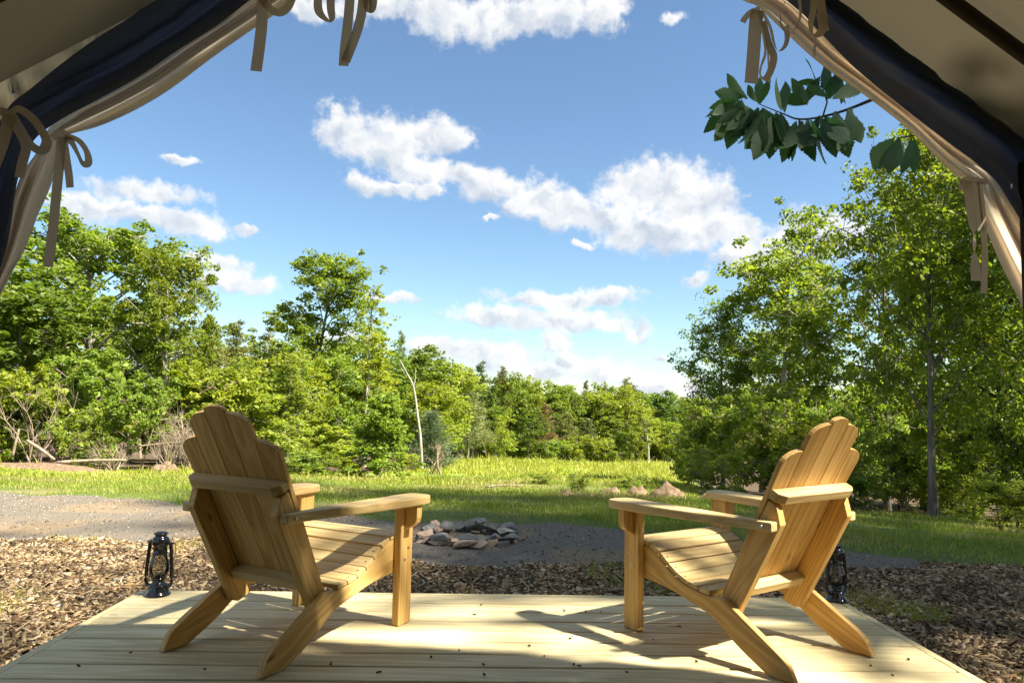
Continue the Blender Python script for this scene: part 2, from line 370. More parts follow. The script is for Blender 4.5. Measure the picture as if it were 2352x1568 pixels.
class Tubes:
    """collects tapered tubes"""
    def __init__(s): s.V = []; s.Fc = []; s.n = 0
    def add(s, P, rad_, k=6, cap=True):
        P = np.asarray(P, float); m_ = len(P); rad_ = np.broadcast_to(rad_, (m_,))
        T = np.gradient(P, axis=0); T /= np.linalg.norm(T, axis=1, keepdims=True)+1e-9
        ref = np.array([0, 0, 1.0]) if abs(T[0][2]) < .9 else np.array([1.0, 0, 0])
        A = np.cross(T, ref); A /= np.linalg.norm(A, axis=1, keepdims=True)+1e-9; B = np.cross(T, A)
        th = np.arange(k)*2*np.pi/k
        ring = P[:, None, :]+rad_[:, None, None]*(np.cos(th)[None, :, None]*A[:, None, :]+np.sin(th)[None, :, None]*B[:, None, :])
        s.V.append(ring.reshape(-1, 3)); i = np.arange(m_-1)[:, None]*k; j = np.arange(k)[None, :]; j2 = (j+1) % k
        s.Fc.append(np.stack((i+j, i+j2, i+k+j2, i+k+j), -1).reshape(-1, 4)+s.n); s.n += m_*k
        if cap and k == 4: pass
    def mesh(s, name, smooth=True):
        V = np.vstack(s.V); Fc = np.vstack(s.Fc); return npmesh(name, V, Fc, np.full(len(Fc), 4), smooth)
def lathe(prof, k=24, name='part', smooth=True):
    P = np.array(prof, float); m_ = len(P); th = np.arange(k)*2*np.pi/k
    V = np.stack((P[:, 0][:, None]*np.cos(th), P[:, 0][:, None]*np.sin(th), np.repeat(P[:, 1][:, None], k, 1)), -1).reshape(-1, 3)
    i = np.arange(m_-1)[:, None]*k; j = np.arange(k)[None, :]; j2 = (j+1) % k
    Fc = np.stack((i+j, i+j2, i+k+j2, i+k+j), -1).reshape(-1, 4)
    return npmesh(name, V, Fc, np.full(len(Fc), 4), smooth)

# ------------------------------------------------------------------ terrain
def softp(v, k=1.2): return np.logaddexp(0, v/k)*k
def zg(x, y):
    x = np.asarray(x, float); y = np.asarray(y, float)
    yy = np.clip(y, -1e4, 135)
    z = -.25-.078*(softp(yy-8.0, 1.5)-softp(-8.0, 1.5))
    rt_ = np.clip((y-5)/6, 0, 1)*np.clip(1-(y-30)/60, 0, 1)
    z = z-.08*softp(x-3.5, 1.0)*rt_*np.clip(14/np.maximum(np.abs(x), 14), 0, 1)
    z = z+.05*np.sin(x*.9+y*.37)*np.clip((y-9)/6, 0, 1)+.25*np.sin(x*.13+1.3)*np.sin(y*.11)*np.clip((y-16)/20, 0, 1)
    return z+.012*np.sin(x*3.1+1.7*y)*np.sin(2.3*y-x)*np.clip((np.abs(x)+np.abs(y)-3)/3, 0, 1)
GX = [-9, -8, -4.1, -.6, 1.5, 2.8, 3.6, 4.6, 6.5]; GY = [12.4, 12.0, 10.1, 8.25, 7.8, 7.0, 6.3, 5.6, 5.0]
MX = [-9, -4.3, -2.7, -1.2, 0, 1.5, 3.0, 4.5, 7]; MY = [6.1, 6.5, 6.75, 6.0, 5.75, 5.8, 6.0, 5.9, 5.4]
def wob(x, y): return .18*np.sin(2.1*x+.7)+.10*np.sin(5.3*x+1.9*y)+.06*np.sin(11*x+3*y)
def zones(x, y):
    x = np.asarray(x, float); y = np.asarray(y, float)
    ge = np.interp(x, GX, GY)+wob(x, y); me_ = np.interp(x, MX, MY)+wob(x+5, y)*.8
    mulch = np.clip((me_-y)/.5+.5, 0, 1)
    gravel = np.clip((ge-y)/.6+.5, 0, 1)*(1-mulch)
    # mown grass creeping into the bed on the right
    return mulch, gravel, 1-mulch-gravel
def forest(x, y):
    a = np.clip((y-25.5)/2, 0, 1)*np.clip((-1.6-.03*y-x)/1.5, 0, 1); b = np.clip((y-14.3-.25*np.maximum(0, 9-x))/1.5, 0, 1)*np.clip((x-.265*y)/1.2, 0, 1); c = np.clip((y-104)/5, 0, 1)
    return np.maximum(np.maximum(a, b), c)
def axis_pts(lo, hi, step, tail):
    a = list(np.arange(lo, hi+1e-6, step)); s = step; v = hi
    while v < tail: s *= 1.18; v += s; a.append(v)
    s = step; v = lo; b = []
    while v > -tail: s *= 1.18; v -= s; b.append(v)
    return np.array(b[::-1]+a)
xs = axis_pts(-9, 9, .14, 2500); ys = axis_pts(1.6, 15, .12, 3500)
XX, YY = np.meshgrid(xs, ys, indexing='ij'); ZZ = zg(XX, YY)
V = np.stack((XX, YY, ZZ), -1).reshape(-1, 3); ny = len(ys)
I, J = np.meshgrid(np.arange(len(xs)-1), np.arange(ny-1), indexing='ij')
quads = np.stack((I*ny+J, (I+1)*ny+J, (I+1)*ny+J+1, I*ny+J+1), -1).reshape(-1, 4)
cxy = V[quads].mean(1); zm, zgv, zgr = zones(cxy[:, 0], cxy[:, 1])
inb = (np.abs(cxy[:, 0]) < 14) & (cxy[:, 1] > -6) & (cxy[:, 1] < 15)
cls = np.where(inb & (zm > .5), 1, np.where(inb & (zgv > .5), 2, 0))
for k, nm in ((0, 'ground'), (1, 'mulch_bed'), (2, 'gravel_drive')):
    q = quads[cls == k]; used, inv = np.unique(q, return_inverse=True); v = V[used]
    me = npmesh(nm, v, inv.reshape(-1, 4), np.full(len(q), 4), True)
    a, b, c = zones(v[:, 0], v[:, 1]); near = ((np.abs(v[:, 0]) < 16) & (v[:, 1] > -9) & (v[:, 1] < 17)).astype(float)
    ca = me.color_attributes.new('zone', 'FLOAT_COLOR', 'POINT')
    ca.data.foreach_set('color', np.stack((a*near, b*near, forest(v[:, 0], v[:, 1]), np.ones(len(v))), -1).astype(np.float32).ravel())
    tag(link(nm, me, 'terrain'), kind='structure')

# ------------------------------------------------------------------ deck
DX0, DX1, DY1 = -1.765, 1.878, 3.915
deck = tag(empty('wooden_deck', (0, 0, 0)), 'pale pine plank deck that carries the two chairs and both lanterns', 'deck')
PIT, BW = .145, .1345
me = box_mesh(DX0+.040, DX1-.040, -BW/2, BW/2, -.036, 0, .006, 'deck_board'); set_grain(me, (1, 0, 0), (0, 0, 0))
for k in range(40):
    b = link('deck_board', me, 'deck_wood', deck); b.location = (0, DY1-.044-BW/2-k*PIT+random.uniform(-.0035, .0035)*(k > 0), random.uniform(-.0008, .0008)); b.rotation_euler = (0, 0, random.uniform(-.0006, .0006))
yb = DY1-.043-40*PIT
for (x0, x1, y0, y1, ax) in ((DX0, DX0+.037, yb, DY1-.0395, (0, 1, 0)), (DX1-.037, DX1, yb, DY1-.0395, (0, 1, 0)), (DX0, DX1, DY1-.038, DY1, (1, 0, 0))):
    me = box_mesh(x0, x1, y0, y1, -.20, -.0015, .003, 'rim_joist'); set_grain(me, ax); link('rim_joist', me, 'deck_wood', deck)
for k in range(7):
    x = -1.5+k*.5; me = box_mesh(x-.019, x+.019, yb, DY1-.04, -.19, -.038, 0, 'joist'); set_grain(me, (0, 1, 0)); link('joist', me, 'deck_wood', deck)
for x in (-1.6, .05, 1.7):
    for y in (-1.2, 1.2, 3.7):
        me = box_mesh(x-.05, x+.05, y-.05, y+.05, -.5, -.191, 0, 'support_block'); set_grain(me, (0, 0, 1)); link('support_block', me, 'deck_wood', deck)

# ------------------------------------------------------------------ adirondack chairs
W2 = .32                                               # half width over the outside of the front legs
def build_chair():
    root = empty('adirondack_chair')
    def part(nm, me, ax, m_='chair_wood', parent=root): set_grain(me, ax); return link(nm, me, m_, parent)
    top = smooth_poly([(0, .372), (-.045, .378), (-.09, .374), (-.139, .360), (-.187, .330), (-.25, .282), (-.321, .25), (-.398, .234), (-.472, .229), (-.526, .232)], 3)
    tail = smooth_poly([(-.604, .187), (-.686, .140), (-.771, .092), (-.81, .058), (-.836, .004)], 3)
    botm = smooth_poly([(-.728, 0.0), (-.644, .042), (-.575, .080), (-.508, .128), (-.454, .157), (-.36, .182), (-.26, .207), (-.177, .220), (-.09, .229), (0, .237)], 3)
    poly = [tuple(p) for p in np.vstack((top, tail, botm))]
    for s in (-1, 1):
        a, b = sorted((s*(W2-.0385), s*(W2-.0700)))
        part('side_rail', prism(poly, 'X', a, b, .004), (0, .86, -.4) if 0 else (0, .9, .38))
        a, b = sorted((s*W2, s*(W2-.038)))
        leg = part('front_leg', prism([(0, 0), (-.089, 0), (-.089, .530), (0, .530)], 'X', a, b, .004), (0, 0, 1))
        for (yy, zz) in ((-.033, .335), (-.056, .285)):
            bm = bmesh.new(); bmesh.ops.create_cone(bm, cap_ends=True, segments=10, radius1=.0062, radius2=.0045, depth=.005)
            bm.transform(Matrix.Translation((s*(W2+.0022), yy, zz)) @ Matrix.Rotation(s*math.pi/2, 4, 'Y')); link('bolt', bm_mesh(bm, 'bolt'), 'bolt_steel', leg)
        # arm bracket standing out from the outside of the leg
        arc = [(s*(W2+.0005), .529), (s*(W2+.066), .529), (s*(W2+.066), .475), (s*(W2+.058), .452), (s*(W2+.038), .436), (s*(W2+.0005), .418)]
        part('arm_bracket', prism(arc, 'Y', -.064, -.026, .003), (0, 0, 1))
        # arm: wide rounded paddle at the front, narrow at the back
        outer = smooth_poly([(W2+.060, .040), (W2+.077, .015), (W2+.080, -.06), (W2+.072, -.17), (W2+.048, -.32), (W2+.012, -.48), (W2-.014, -.60), (W2-.024, -.70), (W2-.028, -.755)], 3)
        inner = [(W2-.068, -.755), (W2-.068, -.60), (W2-.068, -.46), (W2-.068, -.30), (W2-.060, -.15), (W2-.055, -.01), (W2-.045, .028), (W2-.020, .045), (W2+.03, .046)]
        ap = [(s*x, y) for x, y in np.vstack((outer, inner))]
        arm = part('arm', prism(ap, 'Z', .5315, .5685, .006), (0, 1, 0), 'chair_wood_pale')
        bm = bmesh.new(); bmesh.ops.create_cone(bm, cap_ends=True, segments=10, radius1=.007, radius2=.005, depth=.006)
        bm.transform(Matrix.Translation((s*(W2-.0225), -.715, .55)) @ Matrix.Rotation(s*math.pi/2, 4, 'Y')); link('bolt', bm_mesh(bm, 'bolt'), 'bolt_steel', arm)
    # seat slats follow the dip of the rails
    T = smooth_poly([(.012, .372), (-.045, .379), (-.09, .375), (-.139, .361), (-.187, .331), (-.25, .283), (-.321, .251), (-.398, .235), (-.455, .230)], 8)
    L = np.concatenate(([0], np.cumsum(np.linalg.norm(np.diff(T, axis=0), axis=1)))); n = 8; pitch = L[-1]/n
    for i in range(n):
        l0 = pitch*i+.003; l1 = pitch*(i+1)-.003
        p0 = np.array([np.interp(l0, L, T[:, 0]), np.interp(l0, L, T[:, 1])]); p1 = np.array([np.interp(l1, L, T[:, 0]), np.interp(l1, L, T[:, 1])])
        d = (p1-p0)/np.linalg.norm(p1-p0); nn = np.array([d[1], -d[0]]); nn = nn if nn[1] > 0 else -nn
        p0 = p0+nn*.0015; p1 = p1+nn*.0015
        poly = [tuple(p0), tuple(p1), tuple(p1+nn*.019), tuple(p0+nn*.019)]
        hw = W2-.0385 if i > 1 else W2-.0385
        sl_ = part('seat_slat', prism(poly, 'X', -hw, hw, .003), (1, 0, 0), 'chair_wood_pale')
        tp_ = (p0+p1)/2+nn*.0192
        for sx_ in (-1, 1):
            tb_ = Tubes(); c0 = np.array([sx_*(hw-.02), tp_[0], tp_[1]]); nv = np.array([0, nn[0], nn[1]])
            tb_.add([c0-nv*.004, c0, c0+nv*.0002], (.0042, .0042, .0005), 8); link('screw', tb_.mesh('screw'), 'dark_strap', sl_)
    # back: frame of reference leaning 28 degrees
    ln = RAD(28); du = np.array([-math.sin(ln), math.cos(ln)]); dn = np.array([-math.cos(ln), -math.sin(ln)])  # along the back, towards the rear
    O = np.array([-.470, .236])
    def side(v, w_): q = O+du*v+dn*w_; return (q[0], q[1])
    for s in (-1, 1):
        a, b = sorted((s*(W2-.0705), s*(W2-.1085)))
        up = [side(-.085, .021), side(.475, .021), side(.475, .062), side(.420, .110), side(-.050, .110), side(-.075, .085)]
        part('back_upright', prism(up, 'X', a, b, .004), (0, du[0], du[1]))
    sw, gap = .0932, .0018
    for i in range(-2, 3):
        x0 = i*(sw+gap)-sw/2; x1 = x0+sw; k = abs(i)
        if k == 0: tp = [(x0, .812)]+[(x0+sw*(.5-.5*math.cos(math.pi*q/8)), .812+.022*math.sin(math.pi*q/8)) for q in range(1, 8)]+[(x1, .812)]
        else:
            hi, lo = ((.806, .742), (.690, .628))[k-1]
            arc = [(x0+sw*math.sin(math.pi/2*q/7), lo+(hi-lo)*math.cos(math.pi/2*q/7)) for q in range(8)]
            tp = arc if i > 0 else [(x1-(x-x0), v) for x, v in arc][::-1]
        bm = bmesh.new(); pts = [(x0, 0.0)]+tp+[(x1, 0.0)]
        def P(x, v, w_): q = O+du*v+dn*w_; return (x*(.94+.25*v/.83), q[0], q[1])
        lo_ = [bm.verts.new(P(x, v, 0)) for x, v in pts]; hi_ = [bm.verts.new(P(x, v, .0195)) for x, v in pts]
        bm.faces.new(lo_); bm.faces.new(hi_[::-1]); nn_ = len(pts)
        for q in range(nn_): bm.faces.new((lo_[q], lo_[(q+1) % nn_], hi_[(q+1) % nn_], hi_[q]))
        bmesh.ops.recalc_face_normals(bm, faces=bm.faces)
        bmesh.ops.bevel(bm, geom=[e for e in bm.edges if e.calc_face_angle(0) > .6], offset=.0022, segments=2, profile=.5, affect='EDGES', clamp_overlap=True)
        part('back_slat', bm_mesh(bm, 'back_slat'), (0, du[0], du[1]))
    hb = (2.5*sw+2*gap)*1.09
    for (v0, v1, h, cut) in ((.487, .525, hb, .035), (.035, .073, W2-.109, 0)):
        bm = bmesh.new()
        pl = [(-h, .021), (h, .021), (h, .052), (h-cut, .076), (-h+cut, .076), (-h, .052)] if cut else [(-h, .021), (h, .021), (h, .072), (-h, .072)]
        def P2(x, w_, v): q = O+du*v+dn*w_; return (x, q[0], q[1])
        lo_ = [bm.verts.new(P2(x, w_, v0)) for x, w_ in pl]; hi_ = [bm.verts.new(P2(x, w_, v1)) for x, w_ in pl]
        bm.faces.new(lo_); bm.faces.new(hi_[::-1]); nn_ = len(pl)
        for q in range(nn_): bm.faces.new((lo_[q], lo_[(q+1) % nn_], hi_[(q+1) % nn_], hi_[q]))
        bmesh.ops.recalc_face_normals(bm, faces=bm.faces)
        bmesh.ops.bevel(bm, geom=list(bm.edges), offset=.003, segments=2, profile=.5, affect='EDGES', clamp_overlap=True)
        part('back_brace', bm_mesh(bm, 'back_brace'), (1, 0, 0), 'chair_wood_pale')
    return root
def gz(x, y, z=0.0): d = ray(x, y); return CAM+d*((z-CAM[2])/d[2])
chair = build_chair()
chair2 = copy_tree(chair)
def pose_chair(c, corner, ang, s):                      # corner: front outer foot of the leg on side s; ang: turn to the right (deg)
    a = RAD(ang); rt_ = np.array([math.cos(a), -math.sin(a), 0]); p = corner-rt_*s*W2
    c.location = (p[0], p[1], .0012); c.rotation_euler = (0, 0, -a)
pose_chair(chair, gz(942, 1427), 30.0, 1); pose_chair(chair2, gz(1432.4, 1438.5), -33.5, -1)
tag(chair, 'wooden slatted garden chair turned right, by the lantern in the open', 'chair', 'garden chairs on the deck')
tag(chair2, 'wooden slatted garden chair turned left, partly hiding the lantern behind it', 'chair', 'garden chairs on the deck')

# ------------------------------------------------------------------ hurricane lanterns
def build_lantern():
    root = empty('hurricane_lantern')
    link('fuel_tank', lathe([(0, 0), (.058, 0), (.0605, .003), (.060, .009), (.054, .014), (.0495, .019), (.0485, .040), (.046, .048), (.040, .054), (.030, .058), (.026, .066), (.029, .070), (.029, .076), (0, .076)], 32), 'black_enamel', root)
    link('filler_cap', lathe([(0, .046), (.010, .046), (.0105, .056), (.008, .059), (0, .0595)], 14), 'black_enamel', root).location = (.028, -.030, 0)
    bu = link('burner', lathe([(0, .076), (.033, .076), (.036, .080), (.033, .084), (.024, .088), (.020, .096), (.010, .102), (0, .103)], 24), 'black_enamel', root)
    link('wick', lathe([(0, .10), (.006, .10), (.006, .112), (0, .112)], 10), 'wick', bu)
    link('globe', lathe([(.031, .084), (.037, .092), (.0455, .108), (.0475, .124), (.0455, .142), (.041, .160), (.036, .176), (.0325, .190), (.0320, .196)], 32), 'smoked_glass', root)
    link('chimney', lathe([(.0335, .190), (.036, .194), (.036, .199), (.0335, .203), (.0325, .232), (.038, .236), (.041, .241), (.041, .262), (.036, .270), (.027, .276), (.027, .283), (.034, .287), (.033, .291), (.020, .297), (0, .299)], 28), 'black_enamel', root)
    for s in (-1, 1):
        P = smooth_poly([(s*.046, 0, .040), (s*.060, 0, .044), (s*.071, 0, .058), (s*.0735, 0, .075), (s*.0715, 0, .12), (s*.066, 0, .18), (s*.0615, 0, .225), (s*.058, 0, .243), (s*.049, 0, .252), (s*.030, 0, .253)], 4)
        tb = Tubes(); tb.add(P, .0088, 10); side = link('side_tube', tb.mesh('side_tube'), 'black_enamel', root)
        tb = Tubes(); tb.add([(s*.062, 0, .245), (s*.074, 0, .249), (s*.0745, 0, .249)], (.0035, .0050, .001), 8); link('handle_pivot', tb.mesh('handle_pivot'), 'black_enamel', side)
    # wire bail folded down behind, and the wire globe guard
    th = np.linspace(0, math.pi, 22)
    tb = Tubes(); tb.add(np.stack((.0725*np.cos(th), .012+.062*np.sin(th)*.75, .248-.105*np.sin(th)), -1), .0016, 6); link('bail_handle', tb.mesh('bail'), 'black_enamel', root)
    tb = Tubes()
    for a in (.5, 2.64, 3.64, 5.78):
        tb.add([(.034*math.cos(a), .034*math.sin(a), .084), (.0455*math.cos(a), .0455*math.sin(a), .122), (.030*math.cos(a), .030*math.sin(a), .194)], .0011, 5)
    th = np.linspace(0, 2*math.pi, 30); tb.add(np.stack((.0452*np.cos(th), .0452*np.sin(th), np.full(30, .124)), -1), .0011, 5)
    link('globe_guard', tb.mesh('guard'), 'black_enamel', root)
    tb = Tubes(); tb.add([(-.030, -.01, .086), (-.050, -.012, .088), (-.060, -.012, .094), (-.064, -.012, .112)], .0016, 6); link('wick_lever', tb.mesh('lever'), 'black_enamel', root)
    return root
lan = build_lantern(); lan.location = (*gz(362, 1366)[:2], .001); lan.rotation_euler = (0, 0, RAD(-14)); lan.scale = (1.0, 1.0, 1.05)
lan2 = copy_tree(lan); lan2.location = (*gz(1922, 1379)[:2], .001); lan2.rotation_euler = (0, 0, RAD(24)); lan2.scale = (.94, .94, .98)
tag(lan, 'black hurricane lantern standing in the open on a bare deck corner', 'lantern', 'hurricane lanterns on the deck corners')
tag(lan2, 'black hurricane lantern partly hidden behind the chair that is turned left', 'lantern', 'hurricane lanterns on the deck corners')

# ------------------------------------------------------------------ tent
TY = 2.2
tent = tag(empty('canvas_tent', (0, TY, 0)), 'open canvas tent with tan door flaps and dark lining tied back by ribbons', 'tent')
def tl(me): me.transform(Matrix.Translation((0, -TY, 0))); return me     # tent parts are stored relative to its door sill
def loft(A, B, n, depth_fn, YA=TY, YB=TY, name='cloth', thick=.003):
    """sheet between two pixel polylines, hung near the door plane, with folds in depth"""
    A = smooth_poly(A, 6); B = smooth_poly(B, 6); m_ = len(A)
    B = np.array([np.array([np.interp(q, np.linspace(0, 1, len(B)), B[:, k]) for k in (0, 1)]) for q in np.linspace(0, 1, m_)])
    V = []
    for i in range(m_):
        for j in range(n+1):
            s = j/n; px = A[i]*(1-s)+B[i]*s; u_ = i/(m_-1); Y = YA*(1-s)+YB*s+depth_fn(u_, s)+.006*math.sin(s*31+u_*23+2*math.sin(u_*14))+.004*math.sin(u_*70+s*11)*math.sin(s*9+u_*5)
            V.append(at(px[0], px[1], Y))
    V = np.array(V); I, J = np.meshgrid(np.arange(m_-1), np.arange(n), indexing='ij')
    Fc = np.stack((I*(n+1)+J, (I+1)*(n+1)+J, (I+1)*(n+1)+J+1, I*(n+1)+J+1), -1).reshape(-1, 4)
    me = npmesh(name, V, Fc, np.full(len(Fc), 4), True); return tl(me)
def cloth(nm, me, m_, parent=tent):
    return link(nm, me, m_, parent)
pin = lambda u, c, w_: math.exp(-((u-c)/w_)**2)
# left flap: one cloth from ridge down to the tie, then down to the sill
LA = [(760, -150), (655, -75), (551, 0), (492, 47), (398, 108), (305, 171), (211, 223), (152, 258), (108, 300), (84, 350), (50, 400), (26, 470), (8, 560), (-25, 660), (-90, 800), (-150, 1000), (-190, 1250)]
LB = [(980, -230), (830, -110), (690, -6), (625, 38), (551, 88), (478, 140), (390, 206), (305, 256), (225, 291), (163, 308), (146, 322), (129, 389), (110, 444), (86, 497), (57, 573), (16, 648), (-40, 780), (-100, 1000), (-140, 1250)]
def lf(u, s):
    ti = pin(u, .55, .10)
    return (.05*math.sin(s*9+u*3)+.035*math.sin(s*17+1+u*5))*(1-.55*ti)*min(1, abs(u-.55)*6+.35)+.05*math.sin(math.pi*s)
flapL = cloth('door_flap', loft(LA, LB, 26, lf, TY+.01, TY+.05), 'canvas_tan')
flapL['label'] = 'tan flap swept back to the bushy side of the clearing'
NA = [(640, -260), (520, -110), (352, 0), (302, 38), (228, 84), (155, 136), (70, 204), (20, 246), (-22, 330), (-50, 450), (-90, 600), (-160, 800), (-230, 1250)]
NB = [(900, -230), (700, -90), (575, 0), (500, 58), (405, 118), (312, 181), (215, 234), (140, 275), (80, 320), (52, 380), (36, 436), (20, 548), (-8, 640), (-70, 800), (-140, 1250)]
cloth('flap_lining', loft(NA, NB, 22, lambda u, s: .035*math.sin(s*8+2+u*2)*(1-.5*pin(u, .6, .1)), TY-.05, TY-.03), 'canvas_navy')
# right flap
RA = [(1560, -190), (1660, -110), (1790, -30), (1868, 20), (1905, 70), (1990, 150), (2090, 232), (2190, 310), (2268, 370), (2310, 420), (2345, 480), (2400, 570), (2460, 700), (2520, 900), (2560, 1250)]
RB = [(1400, -190), (1520, -110), (1696, -4), (1740, 16), (1800, 72), (1885, 148), (1990, 222), (2085, 296), (2150, 362), (2196, 404), (2222, 415), (2236, 450), (2262, 520), (2300, 610), (2352, 715), (2420, 900), (2450, 1250)]
def rf(u, s):
    ti = pin(u, .62, .09)
    return (.055*math.sin(s*8+.6+u*2)+.03*math.sin(s*15+u*4))*(1-.5*ti)*min(1, abs(u-.62)*6+.35)+.05*math.sin(math.pi*s)
flapR = cloth('door_flap', loft(RA, RB, 26, rf, TY+.01, TY+.05), 'canvas_tan')
flapR['label'] = 'tan flap swept back below the overhanging oak leaves'
RNA = [(1700, -260), (1830, -130), (2000, 0), (2090, 66), (2180, 130), (2270, 196), (2352, 258), (2420, 330), (2470, 450), (2540, 700), (2620, 1250)]
RNB = [(1530, -170), (1680, -90), (1826, 18), (1880, 72), (1965, 158), (2065, 240), (2168, 320), (2250, 382), (2310, 450), (2400, 650), (2540, 1250)]
cloth('flap_lining', loft(RNA, RNB, 22, lambda u, s: .03*math.sin(s*9+1+u*2), TY-.05, TY-.03), 'canvas_navy')
# roof, walls, back
RX, RZ = .17, 2.93
EL = (-1.66, 1.83); ER = (1.66, 1.80); YB_ = -2.0; YF_ = TY-.02
def sheet(P, nu, nv, sag, nm, m_):
    P = [np.array(p, float) for p in P]; V = []
    for i in range(nu+1):
        for j in range(nv+1):
            a, b = i/nu, j/nv; p = (P[0]*(1-a)+P[1]*a)*(1-b)+(P[3]*(1-a)+P[2]*a)*b
            V.append(p+np.array([0, 0, -sag*math.sin(math.pi*b)*(.6+.4*math.sin(a*9))]))
    I, J = np.meshgrid(np.arange(nu), np.arange(nv), indexing='ij')
    Fc = np.stack((I*(nv+1)+J, (I+1)*(nv+1)+J, (I+1)*(nv+1)+J+1, I*(nv+1)+J+1), -1).reshape(-1, 4)
    return cloth(nm, tl(npmesh(nm, np.array(V), Fc, np.full(len(Fc), 4), True)), m_)
roofs = []
for (ex, ez) in (EL, ER):
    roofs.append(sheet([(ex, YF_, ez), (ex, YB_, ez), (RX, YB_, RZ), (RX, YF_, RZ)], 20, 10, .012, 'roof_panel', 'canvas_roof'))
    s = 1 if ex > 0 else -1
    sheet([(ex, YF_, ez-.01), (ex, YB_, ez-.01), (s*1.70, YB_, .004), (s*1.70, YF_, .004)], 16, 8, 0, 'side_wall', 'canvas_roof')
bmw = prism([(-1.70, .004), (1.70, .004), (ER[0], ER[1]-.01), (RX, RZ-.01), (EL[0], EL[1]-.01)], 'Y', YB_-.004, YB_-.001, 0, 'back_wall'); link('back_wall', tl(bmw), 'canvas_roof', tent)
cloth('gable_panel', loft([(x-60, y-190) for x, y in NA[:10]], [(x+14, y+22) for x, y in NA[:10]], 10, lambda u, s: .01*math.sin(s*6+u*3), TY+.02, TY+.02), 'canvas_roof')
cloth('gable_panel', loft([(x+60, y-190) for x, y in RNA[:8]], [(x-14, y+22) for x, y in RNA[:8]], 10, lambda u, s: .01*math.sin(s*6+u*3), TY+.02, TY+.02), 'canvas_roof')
# frame poles and thin dark strips under the roof
def pole(nm, pts, r, m_='dark_strap', k=8):
    tb = Tubes(); tb.add(np.array(pts, float), r, k); return link(nm, tl(tb.mesh(nm)), m_, tent)
pole('ridge_pole', [(RX, YB_, RZ-.03), (RX, 0, RZ-.03), (RX, YF_, RZ-.03)], .02)
for (ex, ez) in (EL, ER):
    for yy in (YF_-.34, .55, -.8):
        pole('rafter_pole', [(RX, yy, RZ-.05), ((RX+ex)/2, yy, (RZ+ez)/2-.05), (ex, yy, ez-.03)], .019)
    for f_ in (.30, .62):
        x = RX+(ex-RX)*(1-f_); z = RZ+(ez-RZ)*(1-f_)-.024
        pole('roof_strip', [(x, YB_, z), (x, 0, z), (x, YF_-.34, z)], .009)
    pole('corner_pole', [(ex*.985, YF_-.03, .004), (ex*.985, YF_-.03, .9), (ex*.985, YF_-.03, ez-.03)], .019)

def ribbon(pts, wpx, Y=TY-.09, twist=None, parent=tent, n=6, bulge=0.0, nm='tie_ribbon', wtab=None):
    """cotton tape along pixel points (x, y[, depth offset]); twist in degrees per point"""
    P = np.array([at(p[0], p[1], Y+(p[2] if len(p) > 2 else 0)) for p in pts])
    tw = np.zeros(len(pts)) if twist is None else np.array(twist, float)
    Q = smooth_poly(np.column_stack((P, tw)), n); P = Q[:, :3]; tw = np.radians(Q[:, 3])
    T = np.gradient(P, axis=0); T /= np.linalg.norm(T, axis=1, keepdims=True)+1e-9
    S = np.cross(T, np.array([0, 1.0, 0])); S /= np.linalg.norm(S, axis=1, keepdims=True)+1e-6
    for i in range(1, len(S)):
        if S[i]@S[i-1] < 0: S[i] = -S[i]
    N = np.cross(S, T); D = S*np.cos(tw)[:, None]+N*np.sin(tw)[:, None]
    hw = wpx/FPX*Y*.5; V = np.stack((P-D*hw, P, P+D*hw), 1).reshape(-1, 3); m_ = len(P)
    I, J = np.meshgrid(np.arange(m_-1), np.arange(2), indexing='ij')
    Fc = np.stack((I*3+J, (I+1)*3+J, (I+1)*3+J+1, I*3+J+1), -1).reshape(-1, 4)
    me = tl(npmesh(nm, V, Fc, np.full(len(Fc), 4), True))
    return link(nm, me, 'ribbon_cotton', tent)
# left top bow
ribbon([(603, -30), (602, 30), (600, 70), (594, 120), (588, 164)], 27)
ribbon([(598, -20), (612, 12, -.01), (640, 30, -.02), (660, 18, -.02), (672, -8), (676, -30)], 24, twist=[0, 30, 20, 10, 20, 0])
ribbon([(735, -30), (730, 5), (734, 30), (752, 48), (763, 46), (760, 20), (758, -30)], 20, twist=[0, 0, 20, 50, 40, 10, 0])
ribbon([(806, -40), (802, 20), (798, 60), (792, 110), (789, 152)], 23)
ribbon([(836, -40), (832, 20), (822, 66), (806, 110), (793, 142)], 23, Y=TY-.10)
ribbon([(840, -40), (844, 10), (850, 28), (856, 20), (858, -30)], 22, twist=[0, 10, 50, 30, 0])
# left tie: knot, big bow, hanging tails
ribbon([(-30, 250), (2, 256), (24, 262), (40, 250), (70, 268), (96, 300), (108, 330), (96, 346), (74, 336), (54, 306), (36, 276), (24, 264)], 20, Y=TY-.20, twist=[0, 0, 10, 20, 35, 45, 40, 30, 20, 20, 15, 0])
ribbon([(22, 264), (14, 300), (2, 340), (-14, 380)], 30, Y=TY-.21)
ribbon([(30, 270), (44, 300), (60, 336), (52, 372), (44, 408)], 21, Y=TY-.185, twist=[20, 30, 10, 15, 5])
ribbon([(142, 314), (136, 380), (128, 460), (120, 540), (110, 613)], 23, Y=TY-.06)
ribbon([(146, 318), (152, 360), (158, 400), (161, 431)], 16, Y=TY-.05, twist=[10, 20, 20, 10])
ribbon([(148, 316), (165, 316), (184, 326), (200, 350), (203, 374), (190, 376), (178, 352), (164, 326), (150, 318)], 16, Y=TY-.06, twist=[0, 30, 50, 60, 40, 40, 40, 20, 0])
ribbon([(120, 318), (132, 308), (146, 306), (158, 314)], 15, Y=TY-.05)
